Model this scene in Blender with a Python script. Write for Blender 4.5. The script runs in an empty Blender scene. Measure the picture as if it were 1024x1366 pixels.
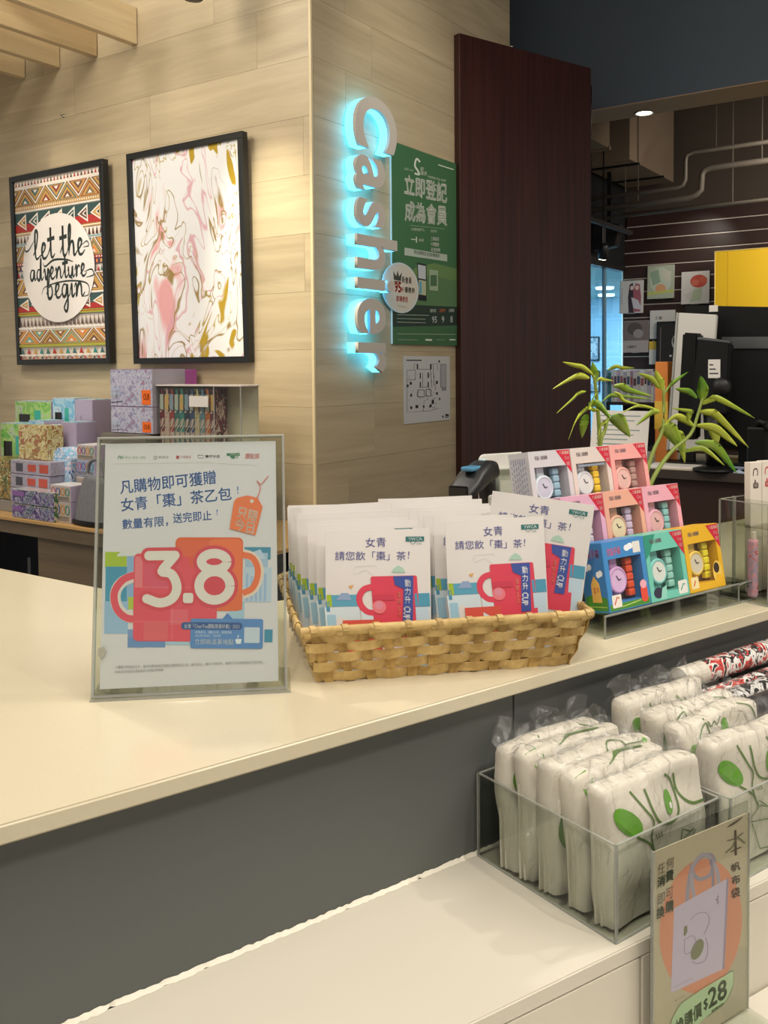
import bpy, bmesh, math, random
import numpy as np
from mathutils import Vector, Matrix, Euler
R = math.radians
SC = bpy.context.scene
COL = SC.collection
random.seed(7)

# ---------------------------------------------------------------- camera
YAW, PITCH, ROLL = .9472, .0362, -.0079
FPX, CYPX = 1227.8, 533.7
def cam_axes():
    f = Vector((math.cos(YAW), math.sin(YAW), 0)); r = Vector((math.sin(YAW), -math.cos(YAW), 0)); u = Vector((0, 0, 1))
    f2 = f*math.cos(PITCH)-u*math.sin(PITCH); u2 = u*math.cos(PITCH)+f*math.sin(PITCH)
    r3 = r*math.cos(ROLL)+u2*math.sin(ROLL); u3 = u2*math.cos(ROLL)-r*math.sin(ROLL)
    return r3, u3, f2
r3, u3, f3 = cam_axes()
cd = bpy.data.cameras.new('camera'); cam = bpy.data.objects.new('camera', cd); COL.objects.link(cam)
m = Matrix((r3, u3, -f3)).transposed().to_4x4(); m.translation = (0, 0, 1.45); cam.matrix_world = m
cd.sensor_fit = 'VERTICAL'; cd.sensor_height = 36; cd.lens = 36*FPX/1366
cd.shift_y = -(683-CYPX)/1366
cd.clip_start = .02
SC.camera = cam

# ---------------------------------------------------------------- light
w = bpy.data.worlds.new('world'); SC.world = w; w.use_nodes = True
w.node_tree.nodes['Background'].inputs[0].default_value = (1, .91, .81, 1)
w.node_tree.nodes['Background'].inputs[1].default_value = .43
SC.view_settings.view_transform = 'Standard'; SC.view_settings.look = 'None'
SC.view_settings.gamma = 1; SC.view_settings.exposure = 0.25
C0 = Vector((1.9989, 3.2724, 0)); WA = Vector((.93985, .34158, 0)); WN = Vector((-.34158, .93985, 0))
def Rm(a, b, z):            # room frame: a along the picture wall to the right, b into the depth
    v = C0-WN*a+WA*b; return Vector((v.x, v.y, z))
ANG_L, ANG_R = R(19.973-90), R(19.973)
def aim(o, tgt):
    o.rotation_euler = (Vector(tgt)-o.location).to_track_quat('-Z', 'Y').to_euler()
def area(loc, tgt, size, power, col=(1, .85, .65), sy=None):
    l = bpy.data.lights.new('area_light', 'AREA'); l.energy = power; l.color = col; l.size = size
    if sy: l.shape = 'RECTANGLE'; l.size_y = sy
    o = bpy.data.objects.new('fill_area_light', l); COL.objects.link(o); o.location = loc; aim(o, tgt); return o  # soft fill light without a fixture
def spot(loc, tgt, power, ang=40, blend=.5, col=(1, .85, .62), rad=.03):
    l = bpy.data.lights.new('spot_light', 'SPOT'); l.energy = power; l.color = col; l.spot_size = R(ang); l.spot_blend = blend; l.shadow_soft_size = rad
    o = bpy.data.objects.new('track_spot', l); COL.objects.link(o); o.location = loc; aim(o, tgt); return o
# soft overhead area lights for the ambient level, no visible fixtures
area((0.2, .3, 3.6), (0.5, 1.2, 1.0), 1.6, 34, (1, .92, .82))
area((2.2, -.4, 3.6), (1.6, 1.2, 1.0), 1.4, 34, (1, .92, .81))
area(Rm(.8, -1.6, 3.7), Rm(.5, -.6, 1.0), 1.2, 8, (1, .90, .78))
area(Rm(-.9, -1.9, 3.4), Rm(-.8, 0, 1.9), 1.0, 44, (1, .92, .79))  # added soft wash that brightens the picture wall
# track spots: on the marbled picture, picture wall, cashier wall, counter from behind
spot(Rm(-.15, -.85, 3.35), Rm(-.20, 0, 1.80), 190, 30, 1.0, (1, .89, .66))
spot(Rm(-1.5, -1.1, 3.5), Rm(-1.7, 0, 1.8), 70, 40, 1.0, (1, .88, .68))
spot(Rm(-1.25, -1.2, 3.5), Rm(-1.2, -.2, 1.1), 45, 50, .8, (1, .90, .76))
spot(Rm(1.1, .2, 3.5), Rm(0, .75, 2.6), 26, 60, .9, (1, .89, .72))
spot((.35, 2.7, 3.2), (.35, 1.2, 1.05), 60, 46, .6, (1, .93, .82), .05)
spot((2.6, .2, 3.3), (1.25, 1.0, 1.2), 55, 40, .7, (1, .93, .82), .04)
spot((1.2, -1.0, 3.3), (.95, .65, .9), 60, 44, .7, (1, .92, .80), .04)
spot((-.9, -.8, 3.3), (.3, .8, .85), 75, 60, .7, (1, .91, .78), .05)

# ---------------------------------------------------------------- materials
def lin(h):
    if isinstance(h, str):
        h = h.lstrip('#'); c = [int(h[i:i+2], 16)/255 for i in (0, 2, 4)]
        return tuple(((x+.055)/1.055)**2.4 if x > .04045 else x/12.92 for x in c)
    return tuple(h)
MATS = {}
def mat(name, col='#888888', rough=.5, metal=0., spec=.5, noise=0., nscale=40, bump=0., coat=0.):
    if name in MATS: return MATS[name]
    mt = bpy.data.materials.new(name); mt.use_nodes = True; nt = mt.node_tree; p = nt.nodes['Principled BSDF']
    c = lin(col)
    p.inputs['Base Color'].default_value = (*c, 1); p.inputs['Roughness'].default_value = rough; p.inputs['Metallic'].default_value = metal
    p.inputs['Specular IOR Level'].default_value = spec
    if coat: p.inputs['Coat Weight'].default_value = coat; p.inputs['Coat Roughness'].default_value = .08
    if noise or bump:
        tc = nt.nodes.new('ShaderNodeTexCoord'); n = nt.nodes.new('ShaderNodeTexNoise'); n.inputs['Scale'].default_value = nscale; n.inputs['Detail'].default_value = 4
        nt.links.new(tc.outputs['Object'], n.inputs['Vector'])
        if noise:
            mx = nt.nodes.new('ShaderNodeMix'); mx.data_type = 'RGBA'
            mx.inputs[6].default_value = (*[x*(1-noise) for x in c], 1); mx.inputs[7].default_value = (*[min(1, x*(1+noise)) for x in c], 1)
            nt.links.new(n.outputs['Fac'], mx.inputs[0]); nt.links.new(mx.outputs[2], p.inputs['Base Color'])
        if bump:
            b = nt.nodes.new('ShaderNodeBump'); b.inputs['Strength'].default_value = bump; b.inputs['Distance'].default_value = .002
            nt.links.new(n.outputs['Fac'], b.inputs['Height']); nt.links.new(b.outputs['Normal'], p.inputs['Normal'])
    MATS[name] = mt; return mt
def emis(name, col, s):
    if name in MATS: return MATS[name]
    mt = bpy.data.materials.new(name); mt.use_nodes = True; nt = mt.node_tree; p = nt.nodes['Principled BSDF']
    p.inputs['Base Color'].default_value = (*lin(col), 1); p.inputs['Emission Color'].default_value = (*lin(col), 1); p.inputs['Emission Strength'].default_value = s
    MATS[name] = mt; return mt
def clear(name, tint='#ffffff', refl=1.45, rough=.03, bump=0., bscale=60, haze=0.):
    if name in MATS: return MATS[name]
    mt = bpy.data.materials.new(name); mt.use_nodes = True; nt = mt.node_tree; nt.nodes.clear()
    out = nt.nodes.new('ShaderNodeOutputMaterial'); t = nt.nodes.new('ShaderNodeBsdfTransparent'); g = nt.nodes.new('ShaderNodeBsdfGlossy'); fr = nt.nodes.new('ShaderNodeFresnel'); mx = nt.nodes.new('ShaderNodeMixShader')
    t.inputs[0].default_value = (*lin(tint), 1); g.inputs['Roughness'].default_value = rough; fr.inputs['IOR'].default_value = refl
    ge = nt.nodes.new('ShaderNodeNewGeometry'); sb = nt.nodes.new('ShaderNodeMath'); sb.operation = 'SUBTRACT'; sb.inputs[0].default_value = 1; ml = nt.nodes.new('ShaderNodeMath'); ml.operation = 'MULTIPLY'
    nt.links.new(ge.outputs['Backfacing'], sb.inputs[1]); nt.links.new(sb.outputs[0], ml.inputs[0]); nt.links.new(fr.outputs[0], ml.inputs[1])   # the far side of the pane lets light straight out
    nt.links.new(ml.outputs[0], mx.inputs[0]); nt.links.new(t.outputs[0], mx.inputs[1]); nt.links.new(g.outputs[0], mx.inputs[2])
    last = mx
    if haze:
        d = nt.nodes.new('ShaderNodeBsdfDiffuse'); d.inputs[0].default_value = (.9, .88, .82, 1); m2 = nt.nodes.new('ShaderNodeMixShader'); m2.inputs[0].default_value = haze
        nt.links.new(mx.outputs[0], m2.inputs[1]); nt.links.new(d.outputs[0], m2.inputs[2]); last = m2
    nt.links.new(last.outputs[0], out.inputs[0])
    if bump:
        tc = nt.nodes.new('ShaderNodeTexCoord'); n = nt.nodes.new('ShaderNodeTexNoise'); n.inputs['Scale'].default_value = bscale; n.inputs['Detail'].default_value = 5; n.inputs['Distortion'].default_value = 1.2
        b = nt.nodes.new('ShaderNodeBump'); b.inputs['Strength'].default_value = bump; b.inputs['Distance'].default_value = .01
        nt.links.new(tc.outputs['Object'], n.inputs['Vector']); nt.links.new(n.outputs['Fac'], b.inputs['Height'])
        nt.links.new(b.outputs[0], g.inputs['Normal']); nt.links.new(b.outputs[0], fr.inputs['Normal'])
    MATS[name] = mt; return mt
def wood(name, c1, c2, scale=(1.2, 20, 20), rough=.45, rnd=.12, fine=True):
    """grain runs along local x; every plank shifts and tints with its object's random number"""
    if name in MATS: return MATS[name]
    mt = bpy.data.materials.new(name); mt.use_nodes = True; nt = mt.node_tree; p = nt.nodes['Principled BSDF']; L = nt.links.new
    tc = nt.nodes.new('ShaderNodeTexCoord'); oi = nt.nodes.new('ShaderNodeObjectInfo'); mp = nt.nodes.new('ShaderNodeMapping'); mp.inputs['Scale'].default_value = scale
    ad = nt.nodes.new('ShaderNodeVectorMath'); ad.operation = 'MULTIPLY_ADD'; ad.inputs[1].default_value = (37, 11, 23)
    L(oi.outputs['Random'], ad.inputs[0]); L(tc.outputs['Object'], mp.inputs[0]); L(mp.outputs[0], ad.inputs[2])
    n = nt.nodes.new('ShaderNodeTexNoise'); n.inputs['Scale'].default_value = 1; n.inputs['Detail'].default_value = 6; n.inputs['Distortion'].default_value = .6; n.inputs['Roughness'].default_value = .6
    L(ad.outputs[0], n.inputs['Vector'])
    cr = nt.nodes.new('ShaderNodeValToRGB'); cr.color_ramp.elements[0].position = .33; cr.color_ramp.elements[1].position = .68
    cr.color_ramp.elements[0].color = (*lin(c1), 1); cr.color_ramp.elements[1].color = (*lin(c2), 1); L(n.outputs['Fac'], cr.inputs[0])
    hs = nt.nodes.new('ShaderNodeHueSaturation'); mr = nt.nodes.new('ShaderNodeMapRange'); mr.inputs[3].default_value = 1-rnd; mr.inputs[4].default_value = 1+rnd*.6
    L(oi.outputs['Random'], mr.inputs[0]); L(mr.outputs[0], hs.inputs['Value']); L(cr.outputs[0], hs.inputs['Color']); L(hs.outputs[0], p.inputs['Base Color'])
    b = nt.nodes.new('ShaderNodeBump'); b.inputs['Strength'].default_value = .15; b.inputs['Distance'].default_value = .001; L(n.outputs['Fac'], b.inputs['Height']); L(b.outputs[0], p.inputs['Normal'])
    p.inputs['Roughness'].default_value = rough
    MATS[name] = mt; return mt
def speckle(name, cols, scale=60, rough=.3, stretch=(1, 1, 1)):
    """busy printed carton: patches of several inks"""
    if name in MATS: return MATS[name]
    mt = bpy.data.materials.new(name); mt.use_nodes = True; nt = mt.node_tree; p = nt.nodes['Principled BSDF']; L = nt.links.new
    tc = nt.nodes.new('ShaderNodeTexCoord'); mp = nt.nodes.new('ShaderNodeMapping'); mp.inputs['Scale'].default_value = stretch
    n = nt.nodes.new('ShaderNodeTexNoise'); n.inputs['Scale'].default_value = scale; n.inputs['Detail'].default_value = 3; n.inputs['Distortion'].default_value = 1.5
    cr = nt.nodes.new('ShaderNodeValToRGB'); cr.color_ramp.interpolation = 'CONSTANT'
    while len(cr.color_ramp.elements) < len(cols): cr.color_ramp.elements.new(.5)
    k = len(cols)
    for i, c in enumerate(cols):
        cr.color_ramp.elements[i].position = 0 if i == 0 else .36+.30*(i-1)/max(1, k-2); cr.color_ramp.elements[i].color = (*lin(c), 1)
    L(tc.outputs['Object'], mp.inputs[0]); L(mp.outputs[0], n.inputs['Vector']); L(n.outputs['Fac'], cr.inputs[0]); L(cr.outputs[0], p.inputs['Base Color'])
    p.inputs['Roughness'].default_value = rough
    MATS[name] = mt; return mt
def ink_material():
    mt = bpy.data.materials.new('printed_ink'); mt.use_nodes = True; nt = mt.node_tree; p = nt.nodes['Principled BSDF']
    a = nt.nodes.new('ShaderNodeAttribute'); a.attribute_name = 'Ink'; nt.links.new(a.outputs['Color'], p.inputs['Base Color']); p.inputs['Roughness'].default_value = .5
    return mt
INK = ink_material()
PAPER = mat('white_paper', '#e6e2dc', .6, noise=.02, nscale=20)
ACR = clear('clear_acrylic', '#f4f6f3', 1.5, .02)
ACE = clear('acrylic_edge', '#c9d2cc', 1.9, .08, haze=.25)

# ---------------------------------------------------------------- objects
def thing(name, label, cat, loc=(0, 0, 0), rotz=0, group=None):
    o = bpy.data.objects.new(name, None); COL.objects.link(o); o.location = loc; o.rotation_euler = (0, 0, rotz); o.empty_display_size = .05
    o['label'] = label; o['category'] = cat
    if group: o['group'] = group
    return o
def tag(o, label, cat, group=None):
    o['label'] = label; o['category'] = cat
    if group: o['group'] = group
    return o
def link(name, me, parent=None, loc=(0, 0, 0), rot=(0, 0, 0)):
    o = bpy.data.objects.new(name, me); COL.objects.link(o); o.parent = parent; o.location = loc; o.rotation_euler = rot; return o
def mesh(name, verts, faces, m=None, parent=None, loc=(0, 0, 0), rot=(0, 0, 0), smooth=False):
    me = bpy.data.meshes.new(name); me.from_pydata([tuple(v) for v in verts], [], faces)
    if m: me.materials.append(m)
    if smooth:
        for p in me.polygons: p.use_smooth = True
    me.update(); return link(name, me, parent, loc, rot)
def bm_obj(name, bm, m, parent=None, loc=(0, 0, 0), rot=(0, 0, 0), smooth=False):
    bmesh.ops.recalc_face_normals(bm, faces=bm.faces)
    me = bpy.data.meshes.new(name); bm.to_mesh(me); bm.free(); me.materials.append(m)
    if smooth:
        for p in me.polygons: p.use_smooth = True
    return link(name, me, parent, loc, rot)
def bm_box(bm, x0, x1, y0, y1, z0, z1, M=None):
    vs = [bm.verts.new((x, y, z)) for x in (x0, x1) for y in (y0, y1) for z in (z0, z1)]
    if M is not None:
        for v in vs: v.co = M @ v.co
    for f in ((0, 1, 3, 2), (4, 6, 7, 5), (0, 4, 5, 1), (2, 3, 7, 6), (0, 2, 6, 4), (1, 5, 7, 3)): bm.faces.new([vs[i] for i in f])
    return vs
def box(name, x0, x1, y0, y1, z0, z1, m, parent=None, bev=0, loc=(0, 0, 0), rot=(0, 0, 0), seg=2):
    bm = bmesh.new(); bm_box(bm, x0, x1, y0, y1, z0, z1)
    bmesh.ops.recalc_face_normals(bm, faces=bm.faces)
    if bev: bmesh.ops.bevel(bm, geom=bm.edges[:], offset=bev, segments=seg, affect='EDGES', profile=.5)
    return bm_obj(name, bm, m, parent, loc, rot)
def prism(name, pts, y0, y1, m, parent=None, bev=0, loc=(0, 0, 0), rot=(0, 0, 0), smooth=False):
    """outline in local x,z pushed from y0 to y1"""
    bm = bmesh.new(); a = [bm.verts.new((x, y0, z)) for x, z in pts]; b = [bm.verts.new((x, y1, z)) for x, z in pts]; n = len(pts)
    bm.faces.new(a); bm.faces.new(b[::-1])
    for i in range(n): bm.faces.new((a[i], b[i], b[(i+1) % n], a[(i+1) % n]))
    bmesh.ops.recalc_face_normals(bm, faces=bm.faces)
    if bev: bmesh.ops.bevel(bm, geom=bm.edges[:], offset=bev, segments=2, affect='EDGES')
    return bm_obj(name, bm, m, parent, loc, rot, smooth)
def slab(name, pts, z0, z1, m, parent=None, bev=0, loc=(0, 0, 0), rot=(0, 0, 0)):
    """outline in x,y pushed from z0 to z1"""
    bm = bmesh.new(); a = [bm.verts.new((x, y, z0)) for x, y in pts]; b = [bm.verts.new((x, y, z1)) for x, y in pts]; n = len(pts)
    bm.faces.new(a); bm.faces.new(b[::-1])
    for i in range(n): bm.faces.new((a[i], b[i], b[(i+1) % n], a[(i+1) % n]))
    bmesh.ops.recalc_face_normals(bm, faces=bm.faces)
    if bev: bmesh.ops.bevel(bm, geom=bm.edges[:], offset=bev, segments=3, affect='EDGES')
    return bm_obj(name, bm, m, parent, loc, rot)
def lathe(name, prof, m, parent=None, loc=(0, 0, 0), rot=(0, 0, 0), seg=32):
    vs, fs = [], []; n = len(prof)
    for i in range(seg):
        a = 2*math.pi*i/seg
        for r, z in prof: vs.append((r*math.cos(a), r*math.sin(a), z))
    for i in range(seg):
        j = (i+1) % seg
        for k in range(n-1): fs.append((i*n+k, j*n+k, j*n+k+1, i*n+k+1))
    bm = bmesh.new(); V = [bm.verts.new(v) for v in vs]
    for f in fs: bm.faces.new([V[i] for i in f])
    bmesh.ops.remove_doubles(bm, verts=bm.verts, dist=1e-5)
    return bm_obj(name, bm, m, parent, loc, rot, True)
def spline(pts, n=8):
    P = [Vector(p) for p in pts]; P = [P[0]*2-P[1]]+P+[P[-1]*2-P[-2]]; out = []
    for i in range(1, len(P)-2):
        for k in range(n):
            t = k/n; a, b, c, d = P[i-1], P[i], P[i+1], P[i+2]
            out.append(.5*((2*b)+(c-a)*t+(2*a-5*b+4*c-d)*t*t+(3*b-a-3*c+d)*t**3))
    out.append(P[-2]); return out
def tube(name, pts, rad, m, parent=None, seg=10, loc=(0, 0, 0), smooth_n=0, taper=1.):
    P = spline(pts, smooth_n) if smooth_n else [Vector(p) for p in pts]
    vs, fs = [], []; up = Vector((0, 0, 1)); N = len(P)
    for i, p in enumerate(P):
        t = (P[min(i+1, N-1)]-P[max(i-1, 0)]).normalized()
        s = t.cross(up)
        if s.length < .05: s = t.cross(Vector((1, 0, 0)))
        s.normalize(); u = s.cross(t); r = rad*(1+(taper-1)*i/max(1, N-1))
        for k in range(seg):
            a = 2*math.pi*k/seg; vs.append(p+s*math.cos(a)*r+u*math.sin(a)*r)
    for i in range(N-1):
        for k in range(seg):
            j = (k+1) % seg; fs.append((i*seg+k, i*seg+j, (i+1)*seg+j, (i+1)*seg+k))
    fs.append(tuple(range(seg))[::-1]); fs.append(tuple((N-1)*seg+k for k in range(seg)))
    return mesh(name, vs, fs, m, parent, loc, smooth=True)
def copy_tree(o, parent=None):
    c = o.copy(); COL.objects.link(c); c.parent = parent
    for ch in list(o.children): copy_tree(ch, c)
    return c

# ---------------------------------------------------------------- flat print
def homography(q, w, h):
    """four corners (TL,TR,BR,BL) of the artwork's own drawing grid -> metric sheet w x h, origin bottom left"""
    dst = [(0, h), (w, h), (w, 0), (0, 0)]; A = []; B = []
    for (x, y), (u, v) in zip(q, dst):
        A += [[x, y, 1, 0, 0, 0, -u*x, -u*y], [0, 0, 0, x, y, 1, -v*x, -v*y]]; B += [u, v]
    s = np.linalg.solve(np.array(A, float), np.array(B, float)); return np.append(s, 1).reshape(3, 3)
TXT = {}
def text_mesh(s, bold=0., shear=0.):
    k = (s, shear)
    if k in TXT: return TXT[k]
    cu = bpy.data.curves.new('lettering', 'FONT'); cu.body = s; cu.shear = shear; cu.resolution_u = 3
    o = bpy.data.objects.new('tmp', cu); COL.objects.link(o); bpy.context.view_layer.update()
    me = bpy.data.meshes.new_from_object(o.evaluated_get(bpy.context.evaluated_depsgraph_get()))
    vs = [(v.co.x, v.co.y) for v in me.vertices]; fs = [tuple(p.vertices) for p in me.polygons]
    bpy.data.objects.remove(o); bpy.data.meshes.remove(me); bpy.data.curves.remove(cu)
    if not vs: vs = [(0, 0), (1, 0), (1, 1)]; fs = [(0, 1, 2)]
    xs = [v[0] for v in vs]; ys = [v[1] for v in vs]; x0, x1, y0, y1 = min(xs), max(xs), min(ys), max(ys)
    vs = [((x-x0)/max(1e-6, x1-x0), (y1-y)/max(1e-6, y1-y0)) for x, y in vs]
    TXT[k] = (vs, fs, 1/max(.3, x1-x0), 1/max(.3, y1-y0)); return TXT[k]
class Art:
    def __init__(self, quad, w, h, step=.00012):
        self.H = homography(quad, w, h); self.w, self.h = w, h; self.v = []; self.f = []; self.c = []; self.layer = 1; self.step = step*.3
    def pt(self, x, y):
        d = self.H @ np.array((x, y, 1.)); return d[0]/d[2], d[1]/d[2]
    def raw(self, pts, faces, col):
        b = len(self.v); self.layer += 1
        for x, y in pts:
            u, v = self.pt(x, y); self.v.append((u, -self.layer*self.step, v))
        for f in faces: self.f.append(tuple(b+i for i in f)); self.c.append(lin(col))
        return self
    def poly(self, pts, col): return self.raw(pts, [tuple(range(len(pts)))], col)
    def rect(self, x0, y0, x1, y1, col): return self.poly([(x0, y0), (x1, y0), (x1, y1), (x0, y1)], col)
    def rrect(self, x0, y0, x1, y1, r, col):
        p = []
        for cx, cy, a0 in ((x1-r, y0+r, -90), (x1-r, y1-r, 0), (x0+r, y1-r, 90), (x0+r, y0+r, 180)):
            for k in range(5): a = R(a0+22.5*k); p.append((cx+r*math.cos(a), cy+r*math.sin(a)))
        return self.poly(p, col)
    def ell(self, cx, cy, rx, ry, col, n=28, rot=0):
        c, s = math.cos(rot), math.sin(rot)
        return self.poly([(cx+rx*math.cos(2*math.pi*k/n)*c-ry*math.sin(2*math.pi*k/n)*s, cy+rx*math.cos(2*math.pi*k/n)*s+ry*math.sin(2*math.pi*k/n)*c) for k in range(n)], col)
    def ring(self, cx, cy, rx, ry, wd, col, a0=0, a1=360, n=32):
        return self.line([(cx+rx*math.cos(R(a0+(a1-a0)*k/n)), cy+ry*math.sin(R(a0+(a1-a0)*k/n))) for k in range(n+1)], wd, col)
    def line(self, pts, wd, col, sm=0, taper=False):
        if sm: pts = [(p.x, p.y) for p in spline([(x, y, 0) for x, y in pts], sm)]
        V = []; n = len(pts)
        for i, (x, y) in enumerate(pts):
            a = pts[max(i-1, 0)]; b = pts[min(i+1, n-1)]; dx, dy = b[0]-a[0], b[1]-a[1]; l = math.hypot(dx, dy) or 1
            h = wd/2*((.35+.65*math.sin(math.pi*i/(n-1))) if taper else 1)
            V += [(x-dy/l*h, y+dx/l*h), (x+dy/l*h, y-dx/l*h)]
        return self.raw(V, [(2*i, 2*i+1, 2*i+3, 2*i+2) for i in range(n-1)], col)
    def text(self, s, tl, tr, bl, col, bold=0., shear=0.):
        vs, fs, eu, ev = text_mesh(s, bold, shear); ly = self.layer
        for du, dv in (((0, 0),) if bold < .009 else ((-1, 0), (1, 0), (0, -1), (0, 1), (0, 0))):     # heavier strokes: the glyph printed several times, a hair apart
            a, b = du*bold*eu, dv*bold*ev
            P = [(tl[0]+(tr[0]-tl[0])*(u+a)+(bl[0]-tl[0])*(v+b), tl[1]+(tr[1]-tl[1])*(u+a)+(bl[1]-tl[1])*(v+b)) for u, v in vs]
            self.layer = ly+.0; self.raw(P, fs, col)
        return self
    def tx(self, s, x0, y0, x1, y1, col, bold=0., sl=0.):
        """text in an upright box; sl = rise of the baseline over its length (y down)"""
        return self.text(s, (x0, y0), (x1, y0+sl), (x0, y1), col, bold)
    def data(self, name='print', warp=None):
        me = bpy.data.meshes.new(name); V = self.v if warp is None else [warp(*v) for v in self.v]
        me.from_pydata(V, [], self.f); me.materials.append(INK)
        at = me.color_attributes.new('Ink', 'FLOAT_COLOR', 'CORNER'); buf = []
        for p, c in zip(me.polygons, self.c): buf += [*c, 1]*p.loop_total
        at.data.foreach_set('color', buf); me.update(); return me
    def build(self, parent, loc=(0, 0, 0), rot=(0, 0, 0), name='print', warp=None):
        return link(name, self.data(name, warp), parent, loc, rot)
U = [(0, 0), (1, 0), (1, 1), (0, 1)]

# ================================================================= SETTING
def struct(o): o['kind'] = 'structure'; return o
def sbox(name, *a, **k): return struct(box(name, *a, **k))
sbox('floor', -4, 12, -4, 12, -.1, 0, mat('floor_tile', '#8a8379', .35, noise=.1, nscale=3))
DARKC = mat('dark_ceiling', '#4a443e', .9, noise=.15, nscale=4)
sbox('ceiling', -4, 12, -4, 12, 4.3, 4.4, DARKC)
OAK = wood('oak_plank', '#b0a082', '#c8b898', (1.1, 1, 16), .42, .10)
OAKB = mat('wall_joint', '#a8946f', .8)
def planks(wall, x0, x1, z_ref, z0, z1, clipz=None, seed=1):
    rnd = random.Random(seed); H = .2405; cache = {}
    k0 = math.floor((z0-z_ref)/H); k1 = math.ceil((z1-z_ref)/H)
    for k in range(k0, k1):
        x = x0-rnd.choice((0, .3, .55, .8, 1.0))
        while x < x1:
            a, b = max(x, x0), min(x+1.22, x1)
            if b-a > .02:
                key = (round(b-a, 3))
                if key not in cache:
                    bm = bmesh.new(); bm_box(bm, .0005, b-a-.0005, -.006, 0, .0005, H-.0005); bmesh.ops.recalc_face_normals(bm, faces=bm.faces)
                    me = bpy.data.meshes.new('plank'); bm.to_mesh(me); bm.free(); me.materials.append(OAK); cache[key] = me
                link('plank', cache[key], wall, (a, 0, z_ref+k*H))
            x += 1.22
wl = struct(box('wall_left', -3.4, 0, .001, .12, .0, 4.2, OAKB, None, loc=Rm(0, 0, 0), rot=(0, 0, ANG_L)))
planks(wl, -3.4, -.006, 1.043, .56, 3.9, seed=5)
wb = struct(box('wall_back', 0, 1.80, .001, .25, 0, 4.2, OAKB, None, loc=Rm(0, 0, 0), rot=(0, 0, ANG_R)))
planks(wb, .006, 1.80, 1.043, .80, 3.9, seed=11)
TR = mat('pale_edge_trim', '#d9c8a0', .4)
struct(box('trim_1', -.007, .007, -.009, .004, 0, 4.2, TR, None, .002, loc=Rm(0, 0, 0), rot=(0, 0, ANG_L)))
struct(box('trim_2', 1.186, 1.196, -.012, 0, 0, 3.14, TR, None, .001, loc=Rm(0, 0, 0), rot=(0, 0, ANG_R)))
# dark red door leaf standing open in front of the wall, parallel with the counter
dr = thing('door_leaf', 'tall dark red-brown wooden door leaf standing open beside the oak wall', 'door', (3.095, 3.622, 0))
RED = wood('dark_red_wood', '#2b100c', '#462019', (60, 60, 1.2), .38, .03)
box('panel', 0, .985, 0, .045, .02, 3.145, RED, dr, .002)
for z in (3.0, 2.62): box('hinge', .985, 1.0, .005, .03, z-.05, z+.05, mat('hinge_metal', '#2a1216', .4, .7), dr, .003)
lathe('screw', [(0, 0), (.012, 0), (.014, -.006), (.008, -.012), (0, -.012)], mat('steel', '#b9b6ae', .3, 1), dr, (.38, .02, 3.158))
box('door_closer', .99, 1.05, .05, .11, 2.78, 3.04, mat('black_metal', '#121216', .4), dr, .006)
# blue-grey bulkhead over the opening
BLUE = mat('blue_grey_paint', '#4d5762', .7, noise=.04, nscale=6)
struct(box('wall_bulkhead', -1.4, 3.6, 0, .24, 3.05, 4.3, BLUE, None, loc=Rm(0, 2.572, 0), rot=(0, 0, ANG_L)))
struct(box('trim_3', -1.4, 3.6, 0, .30, 3.044, 3.05, mat('beige_soffit', '#a8886c', .6), None, loc=Rm(0, 2.572, 0), rot=(0, 0, ANG_L)))
dl = thing('downlight', 'round lit downlight recessed in the underside of the blue-grey bulkhead', 'ceiling light', Rm(.448, 2.80, 3.044))
lathe('bezel', [(.05, 0), (.062, -.004), (.062, -.008), (.048, -.006), (.05, 0)], mat('white_bezel', '#dddad2', .4), dl)
lathe('lens', [(0, -.003), (.048, -.003)], emis('lamp_glow', '#fff2dc', 14), dl)
# dark backroom ceiling, slatwall behind, glazed front to the left
CONC = mat('raw_concrete', '#5d5248', .85, noise=.2, nscale=2)
struct(box('wall_far', -.50, 4.6, .06, .16, 0, 4.3, mat('brown_concrete', '#4b4036', .85, noise=.15, nscale=3), None, loc=Rm(0, 5, 0), rot=(0, 0, ANG_L)))
SLW = mat('slatwall_board', '#382420', .4, noise=.06, nscale=8)
LIP = mat('groove_strip', '#cfc4b8', .35, .2)
sw = thing('slatwall', 'dark brown slatwall with pale metal grooves holding displayed books', 'display wall', Rm(0, 5, 0), ANG_L)
zg = [2.548-.114*i for i in range(-1, 12)]
for i, z in enumerate(zg):
    box('slat_board', -.469 if i else -.44, 3.8, -.012, .012, z-.106, z-.004, SLW, sw, .002)
    box('groove_strip', -.469 if i else -.44, 3.8, -.010, .012, z-.004, z+.004, LIP, sw)
box('slat_board', -.44, 3.8, -.012, .012, zg[0]+.004, zg[0]+.13, SLW, sw, .002)
box('back_board', -.469, 3.8, .014, .05, .0, 2.80, mat('slat_back', '#241618', .6), sw)
box('edge_trim', -.476, -.469, -.014, .05, 0, 2.44, mat('slat_edge', '#8a7f78', .3, .6), sw)
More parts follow.
